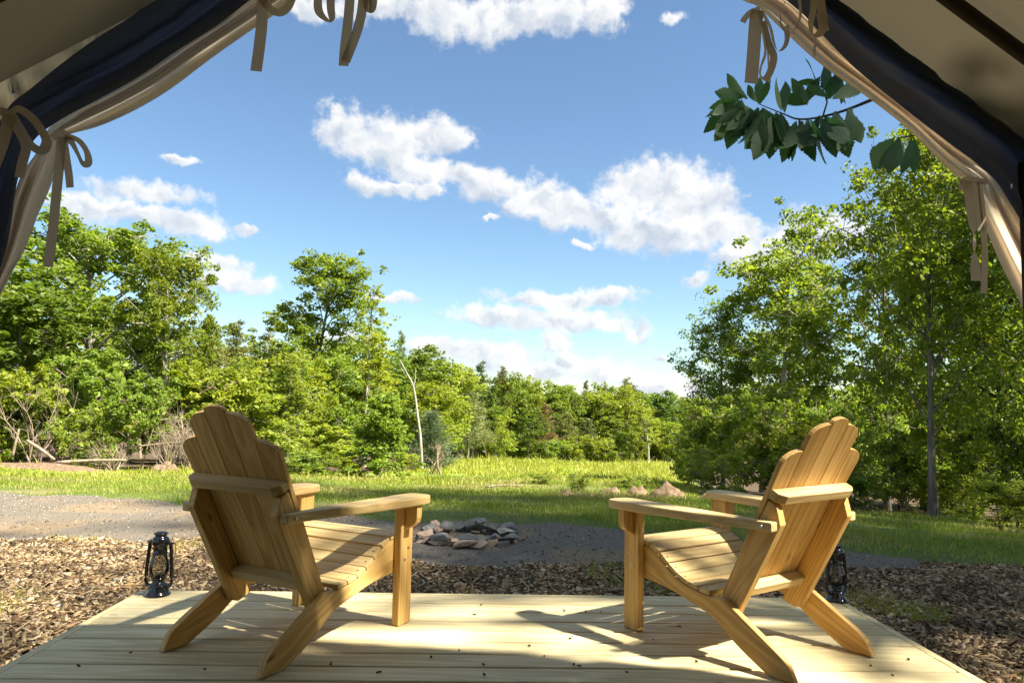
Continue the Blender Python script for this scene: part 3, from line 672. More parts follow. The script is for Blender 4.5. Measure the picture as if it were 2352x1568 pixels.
# right top
ribbon([(1740, 24), (1735, 60), (1731, 120), (1725, 192)], 32, Y=TY-.07)
ribbon([(1746, 22), (1724, 30), (1710, 44), (1706, 52)], 15, Y=TY-.06, twist=[10, 30, 20, 0])
ribbon([(1742, 26), (1752, 70), (1758, 120), (1749, 150), (1746, 172), (1758, 182), (1771, 160), (1777, 130), (1765, 100), (1752, 50)], 17, Y=TY-.06, twist=[30, 40, 50, 60, 50, 30, 20, 20, 40, 40])
ribbon([(1748, 24), (1768, 60), (1778, 100), (1788, 118), (1802, 108), (1808, 88), (1806, 60)], 13, Y=TY-.05, twist=[20, 30, 40, 60, 50, 50, 40])
ribbon([(1762, 76), (1764, 120), (1766, 160), (1768, 190)], 10, Y=TY-.03, twist=[30, 40, 40, 30])
ribbon([(1822, -25), (1796, 20), (1794, 55), (1808, 76), (1824, 70), (1838, 40), (1836, 0), (1828, -25)], 12, Y=TY-.10, twist=[70, 80, 80, 80, 80, 80, 80, 70])
ribbon([(1882, -30), (1886, 10), (1890, 45), (1894, 72)], 22, Y=TY-.11)
ribbon([(1870, -30), (1868, 20), (1862, 56), (1866, 80), (1880, 80), (1890, 62), (1884, 30)], 20, Y=TY-.12, twist=[20, 20, 30, 40, 30, 20, 10])
ribbon([(1872, 78), (1872, 100), (1870, 132)], 6, Y=TY-.11)
# right tie
ribbon([(2205, 420), (2222, 412), (2245, 414), (2268, 418)], 14, Y=TY-.05)
ribbon([(2222, 416), (2227, 460), (2234, 510), (2238, 560), (2240, 600), (2242, 645)], 25, Y=TY-.06, twist=[0, 5, 10, 75, 10, 0])
ribbon([(2240, 418), (2246, 470), (2252, 530)], 22, Y=TY-.05, twist=[10, 15, 10])
ribbon([(2250, 418), (2258, 500), (2262, 580), (2260, 674)], 17, Y=TY-.045, twist=[10, 10, 5, 5])
ribbon([(2206, 416), (2214, 424), (2216, 436), (2208, 430), (2206, 420)], 12, Y=TY-.05, twist=[30, 40, 60, 40, 30])

# ------------------------------------------------------------------ fire ring
fire = tag(empty('fire_ring', (-.16, 6.98, 0)), 'low ring of piled grey and tan field stones, warm sunlight coloured into the front ones', 'fire pit')
def rock_mesh(sx_, sy_, sz_, seed, sub=2, rough=.16):
    r_ = np.random.default_rng(seed); bm = bmesh.new(); bmesh.ops.create_icosphere(bm, subdivisions=sub, radius=1)
    planes = [(lambda d: d/np.linalg.norm(d))(r_.normal(size=3)) for _ in range(11)]; offs = r_.uniform(.34, .72, 11)
    for v in bm.verts:
        p = np.array(v.co)
        for n_, o_ in zip(planes, offs):
            k = p@n_
            if k > o_: p = p-n_*(k-o_)*.98
        p = p+r_.normal(size=3)*rough*.12
        v.co = (p[0]*sx_, p[1]*sy_, p[2]*sz_)
    return bm_mesh(bm, 'stone')
tan_lit_px = [(1000,1222),(1028,1218),(1003,1236),(1040,1242),(1058,1238),(1075,1242),(1108,1240),(1140,1238),(1166,1244)]
k = 0
fz = zg(-.16, 6.98)
for ring, (cnt, zz, rr) in enumerate(((20, .022, 1.0), (17, .064, .95), (5, .105, .9))):
    for q in range(cnt):
        a = 2*math.pi*(q+.5*ring)/cnt+random.uniform(-.1, .1)
        if ring == 2: a = random.choice((random.uniform(.3, 2.6), random.uniform(-.6, .2)))
        x = .43*rr*math.cos(a)+random.uniform(-.03, .03); y = .40*rr*math.sin(a)+random.uniform(-.03, .03)
        me = rock_mesh(random.uniform(.10, .155), random.uniform(.07, .10), random.uniform(.038, .06), 100+k, 3, .10)
        front = math.sin(a) < -.25 and math.cos(a) < .75  # warm sunlight put into the colour of these bottom stones; few others tan at random
        s_ = link('stone', me, 'stone_tan_lit' if (front and ring < 1 and random.random() < .8) or random.random() < .08 else 'stone_grey', fire)
        s_.location = (x, y, float(zg(-.16+x, 6.98+y))+zz); s_.rotation_euler = (random.uniform(-.35, .35), random.uniform(-.35, .35), a+math.pi/2+random.uniform(-.5, .5)); k += 1

# ------------------------------------------------------------------ scattered stuff: wood chips, pebbles, grass
def in_view(x, y, m_=.35): return (np.abs(x-.03*y) < .745*np.maximum(y, .1)+m_)
def boxes_mesh(C_, L_, W_, H_, yaw, tx, ty, name):
    n = len(C_); c = np.array([(-1, -1, -1), (1, -.7, -1), (1, .8, -1), (-1, 1, -1), (-1, -1, 1), (1, -.7, 1), (1, .8, 1), (-1, 1, 1)], float)*.5
    P = c[None]*np.stack((L_, W_, H_), -1)[:, None, :]
    P[:, :, 2] += tx[:, None]*P[:, :, 0]+ty[:, None]*P[:, :, 1]
    cs, sn = np.cos(yaw)[:, None], np.sin(yaw)[:, None]
    Q = np.stack((P[:, :, 0]*cs-P[:, :, 1]*sn, P[:, :, 0]*sn+P[:, :, 1]*cs, P[:, :, 2]), -1)+C_[:, None, :]
    fq = np.array([(4, 5, 6, 7), (0, 1, 5, 4), (1, 2, 6, 5), (2, 3, 7, 6), (3, 0, 4, 7)])
    Fc = (fq[None]+(np.arange(n)*8)[:, None, None]).reshape(-1, 4)
    return npmesh(name, Q.reshape(-1, 3), Fc, np.full(len(Fc), 4))
def scatter(n, x0, x1, y0, y1, weight):
    out = []; tot = 0
    while tot < n:
        x = rng.uniform(x0, x1, n*2); y = rng.uniform(y0, y1, n*2); k_ = rng.random(n*2) < weight(x, y); out.append(np.stack((x[k_], y[k_]), -1)); tot += k_.sum()
    return np.vstack(out)[:n]
P = scatter(78000, -7, 7.5, 1.5, 7.4, lambda x, y: (zones(x, y)[0] > .35)*in_view(x, y)*((x < DX0-.01) | (x > DX1+.01) | (y > DY1+.01))*np.clip(1.25-.09*y, .3, 1))
n = len(P)
me = boxes_mesh(np.column_stack((P, zg(P[:, 0], P[:, 1])+rng.uniform(.002, .02, n))), rng.lognormal(-3.45, .6, n), rng.lognormal(-4.5, .5, n), rng.uniform(.003, .009, n), rng.uniform(0, 6.28, n), rng.normal(0, .28, n), rng.normal(0, .4, n), 'wood_chips')
tag(link('wood_chips', me, 'wood_chip'), 'loose brown and tan wood chips spread around the deck', 'wood chips', kind='stuff')
P = scatter(9000, -9, 6, 5.6, 13, lambda x, y: (zones(x, y)[1] > .4)*in_view(x, y))
n = len(P); s = rng.lognormal(-4.8, .45, n)
me = boxes_mesh(np.column_stack((P, zg(P[:, 0], P[:, 1])+s*.25)), s, s*rng.uniform(.6, 1, n), s*.7, rng.uniform(0, 6.28, n), rng.normal(0, .2, n), rng.normal(0, .2, n), 'gravel_pebbles')
tag(link('gravel_pebbles', me, 'pebble'), 'small loose pebbles lying on the gravel drive', 'pebbles', kind='stuff')
def blades(P, h, w_, lean, name, material, label, cat):
    n = len(P); z = zg(P[:, 0], P[:, 1])-.01; a = rng.uniform(0, 6.28, n); la = rng.uniform(0, 6.28, n); ll = np.abs(rng.normal(0, lean, n))*h
    b = np.column_stack((P, z)); dx = np.column_stack((np.cos(a)*w_*.5, np.sin(a)*w_*.5, np.zeros(n)))
    mid = b+np.column_stack((np.cos(la)*ll*.35, np.sin(la)*ll*.35, h*.55)); tip = b+np.column_stack((np.cos(la)*ll, np.sin(la)*ll, h))
    V = np.stack((b-dx, b+dx, mid+dx*.8, mid-dx*.8, tip), 1).reshape(-1, 3); k_ = np.arange(n)*5
    q = np.stack((k_, k_+1, k_+2, k_+3), -1); t_ = np.stack((k_+3, k_+2, k_+4), -1)
    ff = np.concatenate((q, t_), 1).ravel(); lt = np.tile([4, 3], n)
    return tag(link(name, npmesh(name, V, ff, lt), material), label, cat, kind='stuff')
def patchy(x, y): return .5+.5*np.sin(1.3*x+.6*y+np.sin(.7*y))*np.sin(.9*y-.5*x+2*np.sin(.4*x))
P = scatter(150000, -16, 13, 5.6, 21, lambda x, y: (zones(x, y)[2] > .45)*in_view(x, y, .6)*np.clip(1.35-.05*y, .35, 1)*np.clip(.12+patchy(x, y)*1.2, 0, 1)*(forest(x, y) < .4)*np.clip((y-np.interp(x, GX, GY)-wob(x, y))/1.6+.12, .04, 1))
blades(P, rng.lognormal(-3.25, .45, len(P))*(.8+.5*patchy(P[:, 0]*.7, P[:, 1]*.7)), .006+.0006*P[:, 1], .6, 'lawn_grass', 'grass', 'short bright lawn grass beyond the gravel', 'grass')
P = scatter(5200, -7, 7.5, 1.8, 7.5, lambda x, y: (zones(x, y)[0] > .3)*in_view(x, y)*(patchy(x*2.2, y*2.2) > .78)*((x < DX0-.1) | (x > DX1+.1) | (y > DY1+.1))*np.where(x > 1.5, 1, .35))
blades(P, rng.lognormal(-3.0, .35, len(P)), .006, .6, 'grass_sprigs', 'grass', 'sparse grass sprigs growing through the wood chips', 'grass')
P = scatter(110000, -30, 40, 17, 112, lambda x, y: in_view(x, y, 2)*np.clip(20/y, .1, 1)*np.clip(.12+patchy(x*.4, y*.4)*1.3, 0, 1)*(forest(x, y) < .4))
blades(P, rng.lognormal(-2.15, .55, len(P))*np.clip(P[:, 1]/45, .35, 1.4)*(.6+.9*patchy(P[:, 0]*.6+3, P[:, 1]*.5)), .006+.0009*P[:, 1], .7, 'meadow_grass', 'meadow_grass', 'tall yellow-green meadow grass below the lawn', 'grass')

# litter and seeds on the deck
lit_px = [(1112,1550),(1330,1530),(1318,1527),(1105,1390),(1090,1412),(1296,1403),(1345,1405),(1380,1406),(1310,1467),(1216,1484),(1055,1494),(925,1412),(990,1510),(1110,1527),(1500,1470),(1560,1440),(1600,1520),(2000,1530),(2050,1552),(2087,1515),(1960,1490),(700,1480),(760,1525),(300,1500),(180,1530),(470,1538),(1440,1545),(1700,1480),(870,1545),(1250,1508)]
lp = np.array([gz(*p) for p in lit_px]); n = len(lp); lp[:, 2] = .005
for i in range(n):
    me = boxes_mesh(np.zeros((1, 3)), np.array([random.uniform(.008, .022)]), np.array([random.uniform(.003, .008)]), np.array([.004]), np.array([random.uniform(0, 6)]), np.array([random.uniform(-.1, .1)]), np.zeros(1), 'leaf_scrap')
    o_ = link('leaf_scrap', me, 'litter'); o_.location = lp[i]
    tag(o_, 'tiny dark scrap of leaf or bark lying on the deck boards', 'debris', 'scraps on the deck boards')

# ------------------------------------------------------------------ trees
def leaves_mesh(C_, N_, L_, W_, name, droop=.25, flat=.6):
    n = len(C_); a = rng.uniform(0, 2*np.pi, n)
    D = np.column_stack((np.cos(a), np.sin(a), rng.normal(-droop, .35, n))); D /= np.linalg.norm(D, axis=1, keepdims=True)
    up = N_*flat+rng.normal(0, 1-flat*.45, (n, 3)); S = np.cross(D, up); S /= np.linalg.norm(S, axis=1, keepdims=True)+1e-9
    Nn = np.cross(S, D)
    base = C_-D*L_[:, None]*.5; tip = C_+D*L_[:, None]*.5; mid = C_-D*L_[:, None]*.05+Nn*(W_*.18)[:, None]
    V = np.stack((base, mid-S*(W_*.5)[:, None], tip, mid+S*(W_*.5)[:, None]), 1).reshape(-1, 3); k_ = np.arange(n)*4
    Fc = np.stack((np.stack((k_, k_+1, k_+2), -1), np.stack((k_, k_+2, k_+3), -1)), 1).reshape(-1, 3)
    return npmesh(name, V, Fc, np.full(len(Fc), 3))
def unit(v): return v/(np.linalg.norm(v)+1e-9)
def make_tree(H=10.0, cr=3.0, cb=.3, trunk_r=.16, nl=18, ncl=260, nleaf=60, rc=.55, leaf=.14, shape='round', rise=.45, wob_=.25, gap=.0, multi=1, seed=1, trunk_top=.92, flatc=.55, limb_r=.45, low_bare=0.0):
    """returns wood mesh, leaf mesh: tapered trunk, limbs, twigs to leaf clumps"""
    global rng
    keep = rng; rng = np.random.default_rng(seed); r_ = rng
    tb = Tubes(); nodes = []
    for m_ in range(multi):
        lean = r_.normal(0, .05 if multi == 1 else .22, 2)*H; n = 9; t_ = np.linspace(0, 1, n)
        P = np.column_stack((lean[0]*t_**1.3+np.cumsum(r_.normal(0, wob_*.06*H/n, n))*np.minimum(1, t_*4), lean[1]*t_**1.3+np.cumsum(r_.normal(0, wob_*.06*H/n, n))*np.minimum(1, t_*4), t_*H*trunk_top))
        P[0, 2] = -.25
        k_ = 1.0 if multi == 1 else .6
        tb.add(P, k_*trunk_r*(1.0-.82*t_)*np.where(t_ == 0, 1.5, 1), 9); nodes.append((P, k_))
    env = {'round': lambda u: math.sqrt(max(0.03, 1-(2*u-.9)**2/1.25)), 'top': lambda u: .45+.75*u*(1.25-u)*1.6, 'cone': lambda u: max(.08, 1-u*.95), 'spread': lambda u: .55+.6*math.sin(math.pi*min(1, .25+u*.75)), 'bush': lambda u: math.sqrt(max(.05, 1-(u*.97)**2))}[shape]
    Cs = []; Ns = []; Ls = []
    limbs = []
    for i in range(nl):
        P, k_ = nodes[i % multi]; u = ((i+r_.random())/nl); u = u**.85
        zc = cb+(1-cb)*u; base_t = min(.97, (zc*.82+.02-.18*rise*(1-u))/trunk_top); base_t = max(base_t, .06)
        b = np.array([np.interp(base_t, np.linspace(0, 1, 9), P[:, q]) for q in range(3)])
        a = i*2.399+r_.normal(0, .5); rr = cr*env(u)*r_.uniform(.72, 1.12)
        e = np.array([P[-1, 0]*zc+math.cos(a)*rr, P[-1, 1]*zc+math.sin(a)*rr, H*(zc+rise*.16*(1-u)*r_.uniform(.3, 1))])
        q = np.linspace(0, 1, 6)[:, None]; mid = (1-q)*b+q*e+np.sin(np.pi*q)*np.array([0, 0, rise*rr*.18])+np.sin(np.pi*q)*r_.normal(0, .07*rr, 3)
        tb.add(mid, np.maximum(.012, trunk_r*limb_r*(1-.75*base_t)*(1-.85*q[:, 0])), 6); limbs.append(mid)
    # leader clumps at the very top
    for P, k_ in nodes: limbs.append(P[-3:].repeat(2, 0)[:6]+r_.normal(0, .02, (6, 3)))
    for i in range(ncl):
        Lm = limbs[int(r_.integers(len(limbs)))]; t_ = r_.uniform(.30, 1.0)**.75
        p = np.array([np.interp(t_, np.linspace(0, 1, 6), Lm[:, q]) for q in range(3)])
        c = p+r_.normal(0, 1, 3)*np.array([1, 1, .62])*(rc*1.15)
        if c[2] < low_bare*H: continue
        tb.add(np.array([p, (p+c)/2+r_.normal(0, .05, 3), c]), (.014, .010, .004), 3)
        n = max(6, int(nleaf*r_.uniform(.45, 1.4))); rad_ = rc*r_.uniform(.6, 1.25)
        d = r_.normal(0, 1, (n, 3)); d /= np.linalg.norm(d, axis=1, keepdims=True); d *= (r_.random(n)**.45)[:, None]
        cc = c+d*np.array([rad_, rad_, rad_*flatc]); Cs.append(cc)
        Ns.append(np.array([0, 0, 1.0])+d*.8); Ls.append(leaf*r_.lognormal(0, .36, n))
    C_ = np.vstack(Cs); N_ = np.vstack(Ns); L_ = np.concatenate(Ls)
    lm = leaves_mesh(C_, N_, L_, L_*.62, 'crown'); wm = tb.mesh('trunk'); rng = keep
    return wm, lm
def make_pine(H=12.0, cr=2.4, cb=.18, seed=1, nwh=20, per=7, tuft=26, leaf=.24, trunk_r=.17):
    global rng
    keep = rng; rng = np.random.default_rng(seed); r_ = rng; tb = Tubes()
    t_ = np.linspace(0, 1, 9); P = np.column_stack((np.cumsum(r_.normal(0, .03, 9)), np.cumsum(r_.normal(0, .03, 9)), t_*H)); P[0, 2] = -.25
    tb.add(P, trunk_r*(1-.93*t_), 8); Cs = []; Ds = []
    for i in range(nwh):
        u = (i+.5)/nwh; z0_ = H*(cb+(1-cb)*u); L = cr*(1-u)**.8*(.65+.5*math.sin(i*1.7)**2)+.18
        for j in range(per):
            if r_.random() < .22: continue
            z = z0_+r_.normal(0, .38*H*(1-cb)/nwh); a = j*2*math.pi/per+i*.9+r_.normal(0, .25); l = L*r_.uniform(.6, 1.15); q = np.linspace(0, 1, 5)
            px_ = np.interp(z, P[:, 2], P[:, 0]); py_ = np.interp(z, P[:, 2], P[:, 1])
            B = np.column_stack((px_+np.cos(a)*l*q, py_+np.sin(a)*l*q, z+l*(.12*q+.16*q*q)-l*.1*np.sin(q*3)))
            tb.add(B, .028*(1-.8*q)*(1.2-u), 4)
            for s_ in np.linspace(.3, 1.0, max(3, int(l*4))):
                c = np.array([np.interp(s_, q, B[:, k]) for k in range(3)]); n = int(tuft*r_.uniform(.6, 1.3)); w_ = .10+.30*l*.35*(1.1-abs(s_-.6))
                d = r_.normal(0, 1, (n, 3))*np.array([w_, w_, .05+.4*w_]); Cs.append(c+d+np.array([0, 0, .05])); Ds.append(np.tile([math.cos(a), math.sin(a), .5], (n, 1))+r_.normal(0, .6, (n, 3)))
    C_ = np.vstack(Cs); D = np.vstack(Ds); D /= np.linalg.norm(D, axis=1, keepdims=True); n = len(C_)
    S = np.cross(D, r_.normal(0, 1, (n, 3))); S /= np.linalg.norm(S, axis=1, keepdims=True); L_ = leaf*r_.lognormal(0, .2, n)
    V = np.stack((C_-S*(L_*.13)[:, None], C_+S*(L_*.13)[:, None], C_+D*L_[:, None]), 1).reshape(-1, 3)
    lm = npmesh('needles', V, np.arange(n*3).reshape(-1, 3), np.full(n, 3)); wm = tb.mesh('trunk'); rng = keep
    return wm, lm
def make_bare(H=3.0, seed=1, stems=5, br=7, r0=.04, spread=.35, depth=2):
    r_ = np.random.default_rng(seed); tb = Tubes()
    def grow(p, d, L, r, lev):
        q = np.linspace(0, 1, 6)[:, None]; P_ = p+d*L*q+np.cumsum(r_.normal(0, .045*L, (6, 3)), 0)*q
        tb.add(P_, r*(1-.75*q[:, 0]), 5 if lev else 6)
        if lev < depth:
            for _ in range(br):
                s_ = r_.uniform(.3, 1); k_ = min(5, int(s_*5)); d2 = unit(d+r_.normal(0, .62, 3)+np.array([0, 0, .12])); grow(P_[k_], d2, L*r_.uniform(.3, .6), r*.42*(1.1-.6*s_)+.002, lev+1)
    for _ in range(stems):
        d = unit(np.array([r_.normal(0, spread), r_.normal(0, spread), 1])); grow(np.array([r_.normal(0, .1), r_.normal(0, .1), -.1]), d, H*r_.uniform(.6, 1), r0*r_.uniform(.6, 1.1), 0)
    return tb.mesh('stem')
SPEC = {}
def spec(key, wm, lm, bark, leafm, H, cr):
    wm.materials.append(MATS[bark]); lm.materials.append(MATS[leafm]); SPEC[key] = (wm, lm, H, cr)
mk = make_tree
spec('oak_a', *mk(H=12, cr=4.4, cb=.36, trunk_r=.24, nl=26, ncl=430, nleaf=66, rc=.60, leaf=.19, shape='spread', rise=.8, seed=11, limb_r=.55), 'bark_pale', 'leaf_oak', 12, 4.8)
spec('oak_b', *mk(H=12, cr=3.6, cb=.40, trunk_r=.20, nl=20, ncl=300, nleaf=60, rc=.56, leaf=.19, shape='spread', rise=.8, seed=12, limb_r=.55), 'bark_pale', 'leaf_oak', 12, 4.0)
spec('tall', *mk(H=12, cr=2.3, cb=.30, trunk_r=.19, nl=22, ncl=330, nleaf=60, rc=.50, leaf=.17, shape='top', rise=.7, seed=13), 'bark_grey', 'leaf_oak', 12, 2.7)
spec('thin', *mk(H=12, cr=1.3, cb=.35, trunk_r=.14, nl=16, ncl=90, nleaf=42, rc=.42, leaf=.18, shape='round', rise=.6, seed=14), 'bark_pale', 'leaf_bright', 12, 1.6)
spec('dense_a', *mk(H=10, cr=3.2, cb=.12, trunk_r=.18, nl=24, ncl=300, nleaf=52, rc=.70, leaf=.24, shape='round', rise=.5, seed=15), 'bark_grey', 'leaf_oak', 10, 3.6)
spec('dense_b', *mk(H=10, cr=3.0, cb=.16, trunk_r=.16, nl=20, ncl=240, nleaf=52, rc=.74, leaf=.25, shape='round', rise=.6, seed=16), 'bark_pale', 'leaf_bright', 10, 3.5)
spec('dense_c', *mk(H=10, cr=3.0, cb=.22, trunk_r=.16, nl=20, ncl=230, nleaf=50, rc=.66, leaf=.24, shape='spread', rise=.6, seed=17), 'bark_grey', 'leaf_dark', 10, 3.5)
spec('shrub_a', *mk(H=4, cr=2.0, cb=.22, trunk_r=.07, nl=18, ncl=170, nleaf=55, rc=.36, leaf=.17, shape='bush', rise=.7, multi=4, seed=18), 'dead_wood', 'leaf_bright', 4, 2.3)
spec('shrub_b', *mk(H=4, cr=2.2, cb=.28, trunk_r=.06, nl=18, ncl=150, nleaf=55, rc=.36, leaf=.18, shape='spread', rise=.7, multi=5, seed=19), 'dead_wood', 'leaf_bright', 4, 2.6)
spec('shrub_low', *mk(H=2, cr=1.6, cb=.02, trunk_r=.04, nl=16, ncl=130, nleaf=60, rc=.30, leaf=.12, shape='bush', rise=.5, multi=5, seed=20), 'dead_wood', 'leaf_bright', 2, 1.8)
spec('sapling', *mk(H=4, cr=1.5, cb=.04, trunk_r=.06, nl=26, ncl=210, nleaf=55, rc=.30, leaf=.15, shape='cone', rise=.6, seed=21), 'bark_grey', 'leaf_bright', 4, 1.8)
spec('right_a', *mk(H=8, cr=2.7, cb=.22, trunk_r=.15, nl=30, ncl=430, nleaf=52, rc=.42, leaf=.125, shape='round', rise=.6, seed=22, limb_r=.4), 'bark_pale', 'leaf_oak', 8, 3.0)
spec('right_b', *mk(H=8, cr=1.7, cb=.30, trunk_r=.11, nl=22, ncl=170, nleaf=42, rc=.36, leaf=.12, shape='top', rise=.7, seed=23), 'bark_grey', 'leaf_oak', 8, 2.0)
spec('right_c', *mk(H=10, cr=3.2, cb=.17, trunk_r=.17, nl=38, ncl=600, nleaf=50, rc=.46, leaf=.125, shape='round', rise=.5, seed=24, limb_r=.38), 'bark_dark', 'leaf_oak', 10, 3.5)
spec('right_d', *mk(H=9, cr=2.5, cb=.30, trunk_r=.13, nl=26, ncl=330, nleaf=46, rc=.42, leaf=.12, shape='round', rise=.5, seed=25, limb_r=.38), 'bark_grey', 'leaf_oak', 9, 2.8)
spec('under', *mk(H=3, cr=1.5, cb=.10, trunk_r=.04, nl=24, ncl=210, nleaf=46, rc=.28, leaf=.105, shape='round', rise=.5, multi=3, seed=26), 'dead_wood', 'leaf_bright', 3, 1.7)
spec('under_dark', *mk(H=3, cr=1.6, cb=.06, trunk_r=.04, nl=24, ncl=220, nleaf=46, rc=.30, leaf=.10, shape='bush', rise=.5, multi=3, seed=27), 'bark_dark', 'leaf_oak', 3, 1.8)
spec('pine_a', *make_pine(12, 2.6, .15, 31, 20, 7, 24, .26), 'bark_grey', 'needles', 12, 2.6)
spec('pine_b', *make_pine(12, 2.2, .22, 32, 17, 6, 22, .28), 'bark_grey', 'needles', 12, 2.2)
spec('spruce', *make_pine(4, 1.5, .04, 33, 16, 8, 26, .15, .06), 'bark_dark', 'needles_blue', 4, 1.5)
w_, l_ = make_pine(12, 2.0, .30, 34, 16, 6, 20, .28); spec('rust_pine', w_, l_, 'bark_grey', 'needles_rust', 12, 2.0)

spec('airy', *mk(H=11, cr=3.4, cb=.34, trunk_r=.15, nl=26, ncl=190, nleaf=60, rc=.5, leaf=.12, shape='round', rise=.6, seed=28), 'bark_grey', 'leaf_oak', 11, 3.8)  # thin crown shaped to let soft dappled sun through to the deck
def plant(kind, xD, dist, topD, wD, label, cat='tree', name='broadleaf_tree', group=None, rot=None, hmin=.6, baseD=None):
    """xD, topD, wD: place, top and width read in the photo; dist: how far away it stands on the ground"""
    wm, lm, H, cr = SPEC[kind]
    p = at(xD, 1000 if baseD is None else baseD, dist); x = p[0]; z0 = float(zg(x, dist)); zt = at(xD, topD, dist)[2]
    h = max(hmin, zt-z0); sz = h/H; sxy = wD/FPX*dist/(2*cr)
    return plant_at(kind, x, dist, z0, sxy, sz, label, cat, name, group, rot)
def plant_at(kind, x, y, z0, sxy, sz, label, cat='tree', name='broadleaf_tree', group=None, rot=None):
    wm, lm, H, cr = SPEC[kind]
    e = empty(name, (x, y, z0), random.uniform(0, 6.28) if rot is None else rot); e.scale = (sxy, sxy, sz)
    a = link('trunk', wm, None, e); b = link('crown', lm, None, e)
    return tag(e, label, cat, group)

# --- left side: big trees behind the brush
plant('oak_a', 205, 37, 505, 470, 'broad spreading tree with pale limbs above the brush pile')
plant('oak_b', 375, 35, 565, 235, 'pale forked tree leaning over the bushes next to the broad spreading tree', rot=1.0)
plant('dense_c', 30, 33, 655, 330, 'dark green tree in shade beside the broad spreading tree')
plant('dense_a', -90, 36, 600, 330, 'leafy tree half hidden by the tent flap behind the sumac thicket')
plant('pine_a', 462, 38, 728, 175, 'soft yellow-green pine behind the forked pale tree', name='pine_tree')
plant('pine_b', 530, 40, 748, 150, 'slim pine between the forked pale tree and the tall tree', name='pine_tree')
plant('pine_a', 410, 52, 770, 140, 'short pine mostly hidden behind the forked pale tree', name='pine_tree')
plant('tall', 695, 42, 585, 205, 'tallest slender tree with a dark clumped top over the tree line', rot=.4)
plant('thin', 590, 44, 700, 130, 'slim sparse tree on the pine side of the tall dark-topped tree')
plant('thin', 838, 46, 655, 105, 'thin pale-stemmed tree with a sparse airy top above the slope')
plant('dense_b', 655, 36, 815, 210, 'bright rounded tree below the tall dark-topped tree')
plant('dense_a', 570, 38, 835, 160, 'round green tree behind the chair back turned right')
plant('dense_b', 775, 40, 815, 170, 'yellow-green tree wedged beside the thin pale-stemmed tree')
plant('dense_a', 860, 52, 775, 190, 'full green tree at the head of the descending tree line')
plant('dense_c', 940, 56, 800, 180, 'dark full tree behind the bleached leaning snag')
plant('pine_b', 915, 60, 770, 70, 'pine tip rising just behind the bleached snag', name='pine_tree')
plant('dense_b', 1010, 58, 830, 170, 'light green tree on the descending tree line past the snag')
plant('dense_a', 130, 50, 700, 260, 'green tree filling the gap behind the broad spreading tree')
plant('dense_c', 300, 52, 735, 240, 'dark tree glimpsed under the limbs of the forked pale tree')
plant('dense_b', 500, 62, 790, 200, 'light green tree behind the slim pine')
plant('dense_a', 620, 60, 790, 200, 'round tree behind the slim sparse tree')
plant('dense_a', 740, 62, 785, 200, 'round tree right behind the thin pale-stemmed tree')
plant('dense_b', 30, 44, 800, 260, 'light green tree low behind the shaded dark tree')
plant('dense_b', 830, 48, 830, 170, 'bright tree under the thin pale-stemmed tree')
plant('dense_b', 980, 48, 880, 150, 'bright low tree beside the blue-green spruce')
plant('thin', 652, 30, 800, 75, 'pale grey trunk standing beside its twin under the tall dark-topped tree')
plant('thin', 684, 31, 770, 80, 'pale grey trunk just below the tall dark-topped tree')
plant('pine_b', 1075, 66, 850, 95, 'rough pine on the meadow side of the bleached snag', name='pine_tree')
plant('thin', 1490, 98, 930, 60, 'pale-trunked thin tree in front of the far tree line')
# thicket
G = 'bushes along the edge of the clearing'
plant('shrub_b', 75, 28, 862, 190, 'low spreading bush with bare forked stems by the log pile', 'bush', 'leafy_bush', G)
plant('shrub_a', 215, 29, 826, 230, 'tall bright bush behind the bare forked stems', 'bush', 'leafy_bush', G)
plant('shrub_b', 330, 27, 880, 190, 'spreading bright bush between the log pile and the dead thicket', 'bush', 'leafy_bush', G)
plant('shrub_a', 430, 29, 850, 200, 'bright bush rising behind the pinkish dead thicket', 'bush', 'leafy_bush', G)
plant('shrub_low', 215, 26, 955, 140, 'round bush hanging low over the fallen log', 'bush', 'leafy_bush', G)
plant('shrub_low', 20, 28, 980, 150, 'low bush at the end of the log pile', 'bush', 'leafy_bush', G)
plant('shrub_a', 540, 29, 870, 190, 'bright bush half hidden by the chair turned right', 'bush', 'leafy_bush', G)
plant('shrub_a', 745, 25, 985, 170, 'broad bright bush below the tall dark-topped tree', 'bush', 'leafy_bush', G)
plant('shrub_low', 720, 21, 1045, 170, 'low creeping bush at the grass edge under the bright bushes', 'bush', 'leafy_bush', G)
plant('shrub_low', 800, 22, 1050, 120, 'small low bush between the creeping bush and the yellow-green sapling', 'bush', 'leafy_bush', G)
plant('shrub_a', 120, 34, 900, 200, 'leafy bush filling the gap behind the log pile', 'bush', 'leafy_bush', G)
plant('shrub_a', 300, 34, 905, 200, 'leafy bush behind the small dark round bush', 'bush', 'leafy_bush', G)
plant('shrub_a', 430, 34, 905, 200, 'leafy bush filling in behind the dead thicket', 'bush', 'leafy_bush', G)
plant('shrub_a', 560, 33, 920, 200, 'leafy bush filling in behind the chair turned right', 'bush', 'leafy_bush', G)
plant('shrub_a', 20, 34, 900, 200, 'leafy bush behind the broken upright stub', 'bush', 'leafy_bush', G)
plant('sapling', 870, 22, 905, 180, 'yellow-green layered sapling at the grass edge', 'tree', 'young_tree')
plant('dense_b', 640, 30, 880, 200, 'bushy young tree behind the chair back and beside paired grey trunks')
plant('under_dark', 205, 25.5, 1030, 80, 'small dark round bush in front of the fallen log', 'bush', 'leafy_bush', G)
plant('spruce', 992, 30, 950, 125, 'blue-green young spruce behind the bleached snag', 'tree', 'spruce_tree')
plant('shrub_low', 930, 27, 1055, 90, 'small bush at the foot of the blue-green spruce', 'bush', 'leafy_bush', G)
